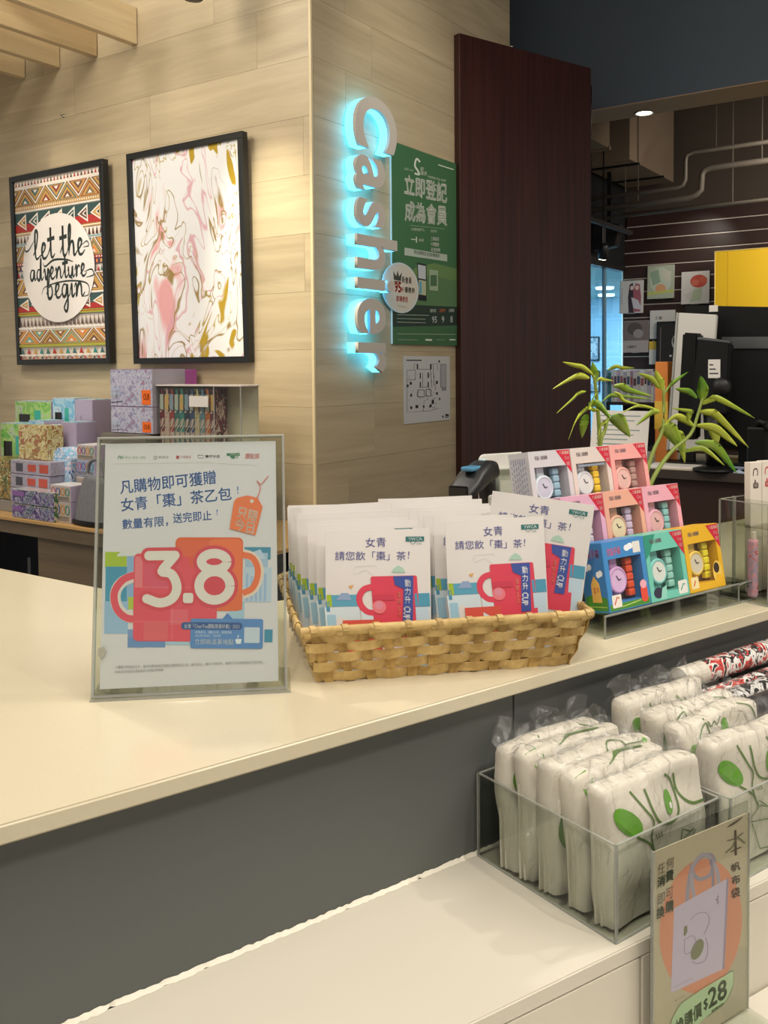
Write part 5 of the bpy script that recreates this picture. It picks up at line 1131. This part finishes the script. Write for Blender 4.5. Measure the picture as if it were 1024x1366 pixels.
for i, c in enumerate(cols):
    x = .004+i*.0302
    s = thing('card_sleeve', '%s patterned card sleeve in the clear case, %s' % (('dark red', 'dusty pink', 'red', 'deep green', 'teal', 'navy', 'blue', 'khaki', 'grey blue', 'orange', 'maroon')[i], ('first on the left', 'second from the left', 'third from the left', 'fourth from the left', 'fifth from the left', 'sixth, in the middle', 'seventh from the left', 'eighth from the left', 'third from the right', 'second from the right', 'last on the right')[i]), 'card sleeve', Rm(-.64+x, -.27, 1.1045), ANG_L, 'card sleeves in the clear case')
    box('sleeve', 0, .028, 0, .07, 0, .262, speckle('sleeve_%d' % i, [c, '#c9b4a6', c, '#2a2430', '#d8d0c4'], 30, .3, (1, 1, .5)), s, .001)
    box('sleeve_title', .004, .024, -.001, 0, .17, .235, mat('title_%d' % (i % 3), ['#b9c0b4', '#d9b06a', '#8fa6b9'][i % 3], .4), s)
box('price_tag', .20, .31, -.006, -.0045, .19, .235, mat('white_paper'), cc)
rs2 = tag(box('display_riser', -.655, -.14, -.29, -.10, 0, .299, mat('riser_grey'), None, .003, loc=Rm(0, 0, .8), rot=(0, 0, ANG_L)), 'long grey riser under the clear card case, hidden behind the sheet sign', 'riser')
GRN = speckle('green_carton', ['#5fae5a', '#86bf62', '#a9cf7a', '#b9c9b4', '#4a8a5a'], 16, .3); BLU = speckle('blue_carton', ['#4f9ac8', '#7fb9dc', '#a9cfe2', '#c4d4e0', '#3f6f9a'], 16, .3)
TOPS = speckle('top_pattern', ['#a8c93a', '#e6e9e0', '#7ac0c8', '#4a9ad0', '#d9dcd6'], 26, .3)
toys = [
 ('toy_carton', 'green fronted tall toy carton in the back row, left', .20, .10, 1.776, 1.483, 1.0, 1.291, GRN), ('toy_carton', 'blue fronted tall toy carton in the back row beside the wall shadow', .20, .10, 1.471, 1.299, 1.0, 1.310, BLU),
 ('toy_carton', 'lavender sided tall carton at the right end of the back row', .20, .12, 1.297, 1.172, .80, 1.305, LAV),
 ('toy_carton', 'green fronted toy carton in the second row behind the patterned tin', .34, .11, 1.690, 1.467, .80, 1.190, GRN), ('toy_carton', 'narrow blue fronted toy carton in the second row', .34, .11, 1.462, 1.345, .80, 1.208, BLU),
 ('toy_carton', 'lavender sided carton in the second row, left of its twin', .34, .11, 1.340, 1.224, .80, 1.190, LAV), ('toy_carton', 'lavender sided carton in the second row, right of its twin', .34, .11, 1.218, 1.110, .80, 1.207, LAV)]
tag(box('display_riser', -1.80, -1.30, -.20, -.06, 0, .199, mat('riser_grey'), None, .003, loc=Rm(0, 0, .8), rot=(0, 0, ANG_L)), 'grey riser lifting the back row of green and blue toy cartons', 'riser')
for nm_, lab, d_, dep, s0_, s1_, z0_, z1_, m_ in toys:
    wide = (s0_-s1_); bands = [(.12, .42, .55, .78, mat('dark_glass')), (.55, .72, .62, .85, mat('teal_ring', '#3fb0a0', .3))] if m_ is not LAV else [(.42, .60, .12, .22, mat('grey_print', '#8a8296', .5)), (.3, .36, .3, .85, mat('mauve_print', '#9f90b0', .5))]
    carton(nm_, lab, 'toy box', s0_, s1_, z0_, z1_, d_, dep, m_, LAV if m_ is not LAV else None, TOPS, bands, 'tall toy cartons on the display table')
t = carton('calculator_pack', 'white calculator pack with a red dot at the far left edge', 'package', 1.86, 1.695, .80, 1.331, .40, .03, WHC, None, None, [(.1, .75, .62, .85, mat('calc_grey', '#b9c4c4', .4)), (.25, .7, .50, .60, mat('calc_screen', '#5a6a5f', .3))])
A = Art(U, .165, .531, .0003); A.tx('CASIO', .3, .07, .95, .12, '#3f5ea8', .04); A.ell(.62, .19, .16, .05, '#d23f3a'); A.rect(.35, .6, .9, .66, '#c9302f'); A.build(t, (0, -.003, 0))
GOLD = speckle('gold_card', ['#b9a052', '#c9b880', '#d8cfa0', '#9c7a3c', '#b0584a', '#7f9a58'], 34, .25)
LVT = speckle('tin_face', ['#9a95a4', '#aca7b2', '#a09ab0', '#b6b0bc'], 26, .3); CAM = speckle('dotted_box', ['#4a3a24', '#b08a4a', '#3a5a34', '#d9c48a', '#7a2f2a'], 34, .35)
rd = mat('red_print', '#c0503f', .4); wg = mat('wing_print', '#4a4a58', .4)
S5 = [('flat_tin', 'top flat grey tin with a red and black print, under the gold card box', 1.373, 1.081, .980, 1.041), ('flat_tin', 'middle flat grey tin with a red and black print', 1.375, 1.089, .916, .978), ('flat_tin', 'lowest flat grey tin with a red and black print', 1.378, 1.123, .854, .914)]
for nm_, lab, s0_, s1_, z0_, z1_ in S5: carton(nm_, lab, 'tin', s0_, s1_, z0_, z1_, .50, .14, LVT, None, None, [(.15, .32, .2, .8, wg), (.45, .65, .25, .75, rd), (.74, .95, .2, .8, rd)], 'flat grey tins in a stack')
carton('plain_box', 'plain grey base box under the stack of flat tins', 'box', 1.461, 1.12, .80, .853, .50, .16, mat('grey_card', '#8f8a84', .5))
carton('dotted_box', 'brown and gold dotted carton beside the stack of flat tins, far left', 'box', 1.60, 1.38, .856, 1.037, .50, .13, CAM)
tag(box('plain_box', -1.61, -1.465, -.50, -.36, 0, .055, mat('grey_card'), None, .002, loc=Rm(0, 0, .80), rot=(0, 0, ANG_L)), 'plain grey box under the dotted carton at the far left', 'box')
carton('gold_box', 'gold and red dragon patterned card box on the flat tins', 'box', 1.367, 1.162, 1.042, 1.196, .46, .09, GOLD)
PUR = speckle('purple_card', ['#3f3360', '#5a4a80', '#a8a4b8', '#3a4a6a', '#8fa09c'], 34, .3); SIL = mat('silver_wrap', '#c9ccd2', .25, .3, noise=.2, nscale=60, bump=.6)
carton('purple_box', 'upper purple flat card box with a silvery wrap on top', 'box', 1.246, .949, .862, .925, .58, .074, PUR, speckle('purple_side', ['#8f8a7a', '#b9b09a', '#3f6a4a', '#c9b9a0'], 30, .3), SIL, [(.02, .3, .55, .9, mat('violet_lid'))], 'purple flat boxes')
carton('purple_box', 'lower purple flat card box, bottom of the pair', 'box', 1.249, .951, .80, .860, .58, .074, PUR, speckle('purple_side', ['#8f8a7a']), None, [(.05, .25, .5, .85, mat('violet_lid'))], 'purple flat boxes')
RNG = mat('ring_print', '#b04a6a', .4); RN2 = mat('ring_blue', '#4a5a9a', .4); CRM = mat('cream_box', '#b9ad9f', .45)
def ringbox(lab, s0_, s1_, z0_, z1_, d_, m_=CRM):
    t = carton('ring_print_box', lab, 'box', s0_, s1_, z0_, z1_, d_, .10, m_, LAV, WHC, [], 'small boxes printed with rings')
    A = Art(U, s0_-s1_, z1_-z0_, .0003)
    for i in range(4): A.ring(.16+.23*i, .38, .09, .22, .05, ['#b04a6a', '#4a5a9a', '#c98a3a', '#3a8a86'][i]); A.line([(.06, .72+.08*(i % 3)), (.92, .72+.08*(i % 3))], .04, '#6a5f5a')
    A.build(t, (0, -.0013, 0))
ringbox('ring printed box at the right end of the toys, topmost', .989, .870, 1.055, 1.119, .43)
ringbox('ring printed box at the right end of the toys, below the topmost', .991, .872, .982, 1.052, .43, mat('blue_grey_box', '#8f9cb8', .4))
carton('plain_box', 'beige box under the two upper ring printed boxes', 'box', .985, .842, .80, .978, .44, .10, mat('beige_box', '#a89c94', .5), None, WHC, [(.45, .95, .5, .92, speckle('dark_red_card', ['#5a1f2a', '#8a3a44', '#3a1a24', '#b98a8a'], 26, .3))])
ringbox('front ring printed box next to the purple boxes, upper', 1.001, .864, .890, .957, .56)
ringbox('front ring printed box next to the purple boxes, lower', 1.003, .866, .80, .888, .56)
bw_ = speckle('blue_white_bag', ['#3f6ab0', '#dfe6f2', '#8fc4e6', '#f2e6ee', '#c95a8a'], 26, .25)
t = carton('snack_carton', 'blue and white carton with a pointed top behind the purple boxes', 'box', 1.186, 1.042, .80, 1.05, .425, .08, bw_)
prism('gable', [(0, .25), (.144, .25), (.09, .30), (.05, .30)], 0, .08, bw_, t, .003)
# grey felt bag half behind the sign
t = thing('felt_bag', 'grey felt bag with a dark underside between toys and sheet sign', 'bag', Rm(-.88, -.595, .80), ANG_L)
V, F = [], []; nu, nv = 18, 10
for j in range(nv+1):
    v = j/nv; z = .205*v; tw = .5*(1-.35*v)
    for i in range(nu):
        a = 2*math.pi*i/nu; V.append((.14+.02*v+(.145*(1-.45*v**1.6))*math.cos(a)*(1+.04*math.sin(3*a+4*v)), .07+.05*(1-.5*v)*math.sin(a)+.004*math.sin(7*a), z+.012*math.sin(a*2)*v))
for j in range(nv):
    for i in range(nu): F.append((j*nu+i, j*nu+(i+1) % nu, (j+1)*nu+(i+1) % nu, (j+1)*nu+i))
F += [tuple(range(nu))[::-1], tuple(nv*nu+i for i in range(nu))]
mesh('body', V, F, mat('grey_felt', '#77777a', .9, noise=.2, nscale=60, bump=.5), t, smooth=True)
lathe('underside', [(0, -.0), (.146, .0), (.150, .012), (.143, .024)], mat('black_matt'), t, (.14, .07, 0)).scale = (1, .37, 1)
tube('handle', [(.08, .07, .19), (.10, .07, .26), (.17, .07, .27), (.20, .07, .19)], .007, mat('grey_felt'), t, 8, smooth_n=5)

# ================================================================= BAGGED TOTES IN THE CLEAR BINS, LOWER SHELF
GN, GD = '#5f9a2a', '#4f6f3a'
CANV = mat('canvas', '#cfc9ba', .75, noise=.03, nscale=60, bump=.35)
SLV = clear('plastic_sleeve', '#ffffff', 1.62, .22, bump=.6, bscale=55, haze=.01)
def totes(nm_, lab, loc, yaw, lean, variant, seed, w_=.168, h_=.158, th=.030, grp='bagged canvas totes in the clear bins'):
    t = thing('bagged_tote', lab, 'tote bag', loc, 0, grp); t.rotation_euler = (Matrix.Rotation(yaw, 3, 'Z') @ Matrix.Rotation(-lean, 3, 'X')).to_euler()
    rnd = random.Random(seed); ph = [rnd.uniform(0, 6.28) for _ in range(8)]
    NU, NT = 26, 40
    def prof(q):            # q 0..1 runs up the front, over the rounded fold, down the back ; returns y,z
        H1 = h_-th*.5
        if q < .44: u = q/.44; return 0-.004*math.sin(math.pi*u)*1.3, H1*u
        if q < .56:
            a = math.pi*(q-.44)/.12; c_ = math.cos(a); return th*.5-th*.5*math.copysign(abs(c_)**.55, c_), H1+th*.30*math.sin(a)**.7
        u = (q-.56)/.44; return th+.002*math.sin(math.pi*u), H1*(1-u)
    def wob(x, z, s):
        return .0022*math.sin(23*x+31*z+ph[0])+.0016*math.sin(61*x-40*z+ph[1])+.0014*math.sin(95*z+30*x*s+ph[2])+.0030*math.sin(14*x+ph[3])*(z/h_)
    def pt(u, q, g=0.):
        y, z = prof(q); x = u*w_; e = min(u, 1-u)*w_
        pin = max(0, 1-e/.008)**2
        mid = th/2; y = mid+(y-mid)*(1-.30*pin)
        y += wob(x, z, 1 if q < .5 else -1)*(1-.6*pin)
        zz = z-.004*pin+.0025*math.sin(38*x+ph[4])*(z/h_)
        xx = x+.0022*math.sin(50*z+ph[5])*(1 if u < .5 else .6)
        if g:
            dy, dz = (-g, 0) if q < .44 else ((g, 0) if q > .56 else (-g*math.cos(math.pi*(q-.44)/.12), g*math.sin(math.pi*(q-.44)/.12)))
            y += dy; zz += dz; xx += g*(-1 if u < .02 else (1 if u > .98 else 0))
        return (xx, y, max(zz, .001))
    V = [pt(i/NU, j/NT) for j in range(NT+1) for i in range(NU+1)]; F = [(j*(NU+1)+i, j*(NU+1)+i+1, (j+1)*(NU+1)+i+1, (j+1)*(NU+1)+i) for j in range(NT) for i in range(NU)]
    W1 = NU+1
    for e in (0, NU):        # folded layers showing at the two open sides
        for j in range(NT//2): a, b, c, d_ = j*W1+e, (j+1)*W1+e, (NT-j-1)*W1+e, (NT-j)*W1+e; F.append((a, b, c, d_))
    mesh('folded_canvas', V, F, CANV, t, smooth=True)
    # inner fold lines: two more layers peeking out at the left edge
    for k in (1, 2):
        yy = th*(.25+.25*k); P = []
        mesh('fold_layer', [(-.003-.001*k, yy-.0012, .002), (-.003-.001*k, yy+.0012, .002), (.004, yy+.0014, h_*.93), (.004, yy-.0014, h_*.93), (.02, yy-.0012, .002), (.02, yy-.0012, h_*.93)], [(0, 1, 2, 3), (0, 3, 5, 4), (1, 2, 5, 4)], CANV, t)
    # print follows the cloth
    Hh = h_*1.0
    A = Art([(0, 0), (168, 0), (168, 190), (0, 190)], 1, 1, 1e-9)
    def mp(x, y, z):
        u = x; v = z            # v 1 at top edge of the back of the fold .. 0 bottom of front
        q = .0+v*.535
        X, Y, Z = pt(min(1, max(0, u)), q, .0009-y*0)
        return (X, Y, Z)
    dg, lw = '#55752f', 2.6
    if variant in (0, 3):
        A.ell(27, 68, 25, 13, GN, 26, .75); A.line([(38, 88), (60, 104), (74, 124)], lw, dg, 4)
        A.line([(44, 36), (56, 60), (66, 78), (62, 96), (70, 120)], lw, dg, 5); A.line([(66, 40), (68, 66), (80, 86), (104, 92), (116, 80), (114, 48), (104, 36)], lw*1.2, dg, 6); A.line([(120, 40), (122, 64), (138, 80), (160, 82)], lw*1.2, dg, 6); A.line([(116, 58), (121, 58)], lw, dg)
        A.ell(100, 68, 7, 15, GN); A.ell(103, 73, 2.2, 4, '#e6e6d8')
        for x in (70, 75, 80): A.line([(x, 92+x*.05), (x+3, 99+x*.05)], 1.3, dg)
    if variant in (1,):
        A.ell(26, 100, 21, 34, '#4f8228', 28, .1); A.line([(36, 134), (62, 142)], lw, dg); A.line([(40, 60), (50, 76)], lw, dg)
        A.ring(104, 30, 14, 16, 2, dg); A.line([(118, 28), (146, 28), (150, 24)], 2, dg); A.ell(152, 28, 4, 7, '#6fae3a'); A.line([(56, 62), (74, 44), (90, 34)], lw, dg, 4); A.ell(52, 66, 5, 7, GN); A.ring(52, 64, 10, 9, 1.6, dg, 180, 360)
        A.line([(60, 160), (76, 152), (86, 160)], lw, dg); A.line([(58, 158), (72, 186)], lw, dg)
    if variant in (2,):
        A.tx("I.M", 14, 118, 36, 128, dg, .05); A.poly([(4, 20), (24, 18), (30, 34), (28, 60), (16, 50)], GN); A.line([(30, 60), (36, 100)], lw, dg, 3); A.line([(60, 26), (90, 12), (140, 14)], lw, dg, 5)
    if variant in (4, 5):
        A.ring(70, 62, 40, 34, 2.4, dg, 20, 250); A.ell(96, 50, 8, 14, GN); A.line([(128, 20), (150, 34), (160, 60)], 2.2, dg, 5); A.ell(22, 68, 16, 20, GN, 24, -.4); A.line([(56, 20), (60, 60)], lw, dg, 3)
        if variant == 5: A.line([(60, 30), (66, 38), (74, 34), (80, 40), (88, 32)], 2.2, dg, 4)
    if variant in (0, 3):   # open book, pages and pen
        for p in ([(60, 134), (78, 124), (92, 128), (104, 136), (120, 118), (136, 110)], [(60, 134), (62, 142), (96, 146), (104, 150), (134, 122), (140, 112)], [(104, 136), (104, 150)], [(70, 128), (74, 116), (90, 126)], [(112, 126), (118, 106), (130, 112)], [(96, 146), (110, 186)], [(110, 146), (120, 186)], [(66, 146), (80, 182), (100, 186)]): A.line(p, 1.7, dg)
        A.ring(112, 186, 7, 8, 1.7, dg)
    A.build(t, (0, 0, 0), warp=mp)
    # clear sleeve, loose and crumpled, with an open gathered top
    NT2 = 30; V = []
    for j in range(NT2+1):
        for i in range(NU+1):
            u = -.035+1.07*i/NU; q = j/NT2; x, y, z = pt(min(1, max(0, u)), q, .0032+.0016*math.sin(9*u+17*q+ph[6])+.0012*math.sin(31*u-23*q+ph[7])); V.append((x+(u-min(1, max(0, u)))*w_+rnd.uniform(-.0015, .0015), y+rnd.uniform(-.0013, .0013)*(1 if .02 < q < .98 else 0), z+rnd.uniform(-.001, .0015)))
    F = [(j*(NU+1)+i, j*(NU+1)+i+1, (j+1)*(NU+1)+i+1, (j+1)*(NU+1)+i) for j in range(NT2) for i in range(NU)]
    mesh('clear_sleeve', V, F, SLV, t)
    fl = []; fc = []; m0 = 14
    for i in range(m0+1):
        x = w_*i/m0; zz = h_-.012; fl += [(x, th*.55, zz), (x+.004*math.sin(i*1.7+ph[0]), th*.9+.004*math.sin(i*2.3), zz+.014+.006*math.sin(i*1.9+ph[1])), (x+.005*math.sin(i*2.9), th+.006*math.sin(i*1.3+ph[2]), zz+.026+.008*math.sin(i*1.1+ph[3]))]
    for i in range(m0):
        for k in range(2): fc.append((3*i+k, 3*i+3+k, 3*i+4+k, 3*i+1+k))
    mesh('sleeve_flap', fl, fc, SLV, t)
    return t
bn = thing('acrylic_bin', 'low clear acrylic bin on the shelf holding the left group of bagged totes', 'bin', (.7605, .6400, .83))
clearbox(bn, 0, .186, 0, .222, .106, .003)
bn2 = thing('acrylic_bin', 'low clear acrylic bin on the shelf behind the tote bag sale sign', 'bin', (.9515, .6300, .83))
clearbox(bn2, 0, .205, 0, .230, .106, .003)
TZ = .8345
totes(0, 'front bagged tote of the left bin with green leaf and open book print', (.7700, .650, TZ), 0, R(5), 0, 1)
totes(0, 'second bagged tote of the left bin, small lettering at its left edge', (.7720, .690, TZ), R(0), R(6), 2, 2, h_=.158, th=.030, w_=.160)
totes(0, 'third bagged tote of the left bin with one large dark green leaf', (.7660, .732, TZ), R(-6), R(5), 1, 3, h_=.160, th=.032)
totes(0, 'fourth bagged tote of the left bin, mostly plain canvas', (.7665, .767, TZ), R(0), R(5), 2, 4, h_=.156, th=.026)
totes(0, 'rearmost bagged tote of the left bin with a loose crackled sleeve against the dark panel', (.7660, .797, TZ), R(-1), R(6), 4, 5, h_=.156, th=.030)
totes(0, 'front bagged tote of the right bin, green leaf and book print, at the frame edge', (.9640, .648, TZ), R(0), R(4), 3, 6, h_=.160)
totes(0, 'second bagged tote of the right bin with a curved green outline', (.9630, .690, TZ), R(2), R(5), 5, 7, h_=.168)
totes(0, 'third bagged tote of the right bin with one leaf and a curved line', (.9600, .732, TZ), R(-2), R(5), 4, 8, h_=.170)
totes(0, 'rearmost bagged tote of the right bin, highest of the group', (.9600, .775, TZ), R(0), R(5), 3, 9, h_=.176)
# rolled banners in the next bin
bn3 = thing('acrylic_bin', 'low clear acrylic bin holding the rolled wrapped fabrics at the frame edge', 'bin', (1.170, .630, .83))
clearbox(bn3, 0, .40, 0, .230, .106, .003)
RB = speckle('red_black_roll', ['#c8322a', '#201c1e', '#e3ded8', '#c8322a', '#1c181a'], 42, .25, (1, 1, 1)); BW_ = speckle('black_white_roll', ['#151518', '#1b1b1f', '#d8d6d2', '#141416'], 46, .25)
BKR = mat('black_cloth_roll', '#141519', .35, noise=.3, nscale=60)
def roll(lab, x0, x1, y, z, r, m_, tip=None, tilt=0, grp='rolled wrapped fabrics'):
    t = thing('rolled_fabric', lab, 'rolled fabric', (x0, y, z), 0, grp); t.rotation_euler = (0, R(tilt), 0); L_ = x1-x0
    def cyl(nm, a, b, rr, mm):
        n_ = 20; V = [(x, rr*math.cos(2*math.pi*k/n_), rr*math.sin(2*math.pi*k/n_)) for x in (a, b) for k in range(n_)]
        F = [(k, (k+1) % n_, n_+(k+1) % n_, n_+k) for k in range(n_)]+[tuple(range(n_))[::-1], tuple(range(n_, 2*n_))]
        return mesh(nm, V, F, mm, t, smooth=False)
    cyl('cloth', 0 if not tip else .055, L_, r, m_)
    if tip: cyl('plain_end', 0, .055, r*.98, tip)
    n_ = 20; V = []; rr = r*1.07
    for i in range(14):
        x = -.012+(L_+.012)*i/13
        for k in range(n_): V.append((x, rr*math.cos(2*math.pi*k/n_)*(1+.05*math.sin(3*k+i*2)), rr*math.sin(2*math.pi*k/n_)*(1+.05*math.sin(2*k+i*1.7))))
    F = [(i*n_+k, i*n_+(k+1) % n_, (i+1)*n_+(k+1) % n_, (i+1)*n_+k) for i in range(13) for k in range(n_)]; F.append(tuple(range(n_))[::-1])
    mesh('clear_wrap', V, F, SLV, t, smooth=True)
roll('red black and white rolled fabric with a plain grey end, rearmost against the panel', 1.135, 1.52, .838, .985, .0175, RB, CANV)
roll('thin rolled fabric of red, black and white beside the red roll', 1.150, 1.52, .808, .960, .0135, RB)
roll('black rolled fabric with white scribbles, middle of the rolls', 1.155, 1.53, .778, .962, .0165, BW_)
roll('plain black rolled fabric, nearest to the tote bags', 1.172, 1.53, .738, .962, .0190, BKR)
roll('black rolled fabric with white flecks, lowest and nearest to the camera', 1.176, 1.54, .700, .950, .0170, BW_)
for i in range(6):
    roll('dark rolled fabric lying lowest in the right-hand bin', 1.180, 1.55, .655+.033*i, .853+(.034 if i % 2 else 0), .0165, BKR if i % 2 else BW_, grp='rolls lying lowest in the bin')
for i in range(4):
    roll('dark rolled fabric lying in the middle layer of the right-hand bin', 1.180, 1.55, .67+.042*i, .915, .0185, BW_ if i % 2 else BKR, grp='rolls lying in the middle layer of the bin')

# ---- sale sign in front of the shelf
YS = math.atan2(-.0613, 1)
ss = thing('sale_sign', 'portrait price sign of a lilac canvas tote standing on the ledge before the shelf', 'sign', (.787, .6120, .7035), YS)
WS, HS = .158, .2315
box('clear_front', -.001, WS+.001, -.0012, 0, 0, HS, ACR, ss); box('sheet', 0, WS, .0002, .0010, .0005, HS-.001, mat('sign_beige', '#cdbfa6', .5), ss)
box('clear_back', -.001, WS+.001, .0012, .0026, 0, HS+.012, ACR, ss); box('foot', -.001, WS+.001, -.055, -.0012, 0, .0020, ACR, ss)
for x in (-.0014, WS): box('side_edge', x, x+.0014, -.0014, .0028, 0, HS, ACE, ss)
A = Art([(118, 190), (726, 45), (720, 1245), (190, 1560)], WS, HS, .00010)
A.poly([(185, 880), (720, 895), (720, 1245), (600, 1310), (470, 1000)], '#c4b9a2')
A.ell(440, 730, 252, 425, '#e89a7c', 44)
A.line([(360, 590), (365, 470), (385, 360), (440, 290), (500, 290), (520, 340), (500, 420), (440, 440), (395, 400), (380, 330)], 26, '#a69bb0', 6); A.line([(405, 560), (385, 440), (388, 350), (440, 280), (490, 300), (540, 400), (555, 500)], 24, '#b7abbf', 6); A.line([(520, 510), (515, 400), (500, 320)], 18, '#9d91a8', 5)
A.poly([(278, 610), (610, 460), (592, 1015), (280, 1145)], '#b8adc4'); A.poly([(600, 464), (612, 460), (594, 1015), (582, 1020)], '#8f84a0'); A.line([(300, 1110), (410, 1060)], 3, '#8f86a0')
A.tx('一本', 535, 548, 555, 630, '#8f86a0', .01)
# leafy line drawing on the printed bag
A.poly([(345, 790), (345, 740), (365, 730), (368, 770), (355, 800)], '#6f7355'); A.ell(432, 888, 34, 66, '#6f7355', 24, .35)
for p in ([(350, 820), (400, 800), (420, 830), (415, 880), (360, 910), (350, 820)], [(385, 700), (420, 665), (480, 665), (500, 720), (470, 800)], [(480, 820), (495, 880), (485, 950), (440, 975), (400, 960)]): A.line(p, 3.4, '#7f7787', 4)
A.line([(600, 118), (640, 100), (690, 72)], 14, '#4a3c30', 3, True)
A.line([(648, 150), (652, 320)], 13, '#4a3c30'); A.line([(598, 212), (650, 205), (694, 178)], 7, '#5a4c3c', 3); A.line([(648, 215), (630, 260), (590, 290)], 9, '#6b6a4c', 3); A.line([(652, 200), (675, 215), (705, 250)], 10, '#6b6a4c', 3); A.line([(620, 290), (682, 270)], 7, '#4a3c30')
for i, c in enumerate('帆布袋'): A.text(c, (624, 372+82*i), (674, 360+82*i), (628, 428+84*i), '#5a4636', .02)
for (x, y, c, b_) in ((150, 290, '任', .0), (210, 262, '何', .0), (154, 380, '消', .03), (210, 350, '費', .03), (158, 500, '即', 0), (214, 470, '可', 0), (160, 590, '換', .03), (218, 560, '購', .03)): A.text(c, (x, y), (x+50, y-13), (x+2, y+76), '#3f4a32' if b_ else '#5a4c3e', b_)
A.poly([(285, 1480), (290, 1300), (340, 1210), (460, 1130), (640, 1028), (640, 1110), (600, 1200), (500, 1280), (360, 1410)], '#a9c49a'); A.line([(640, 1030), (642, 1110), (600, 1205), (500, 1285)], 3, '#6f9a6a', 4)
A.text('換購價', (312, 1310), (462, 1195), (318, 1395), '#4a5c3a', .03); A.text('$', (475, 1190), (497, 1175), (478, 1255), '#4a5c3a', .03); A.text('28', (500, 1135), (600, 1070), (505, 1240), '#4a5c3a', .03); A.text('原價$68', (520, 1250), (585, 1205), (522, 1268), '#5f7a50', .02); A.text('圖片只供參考', (302, 1185), (362, 1150), (304, 1196), '#7a6a58')
A.build(ss, (0, .0002, 0))
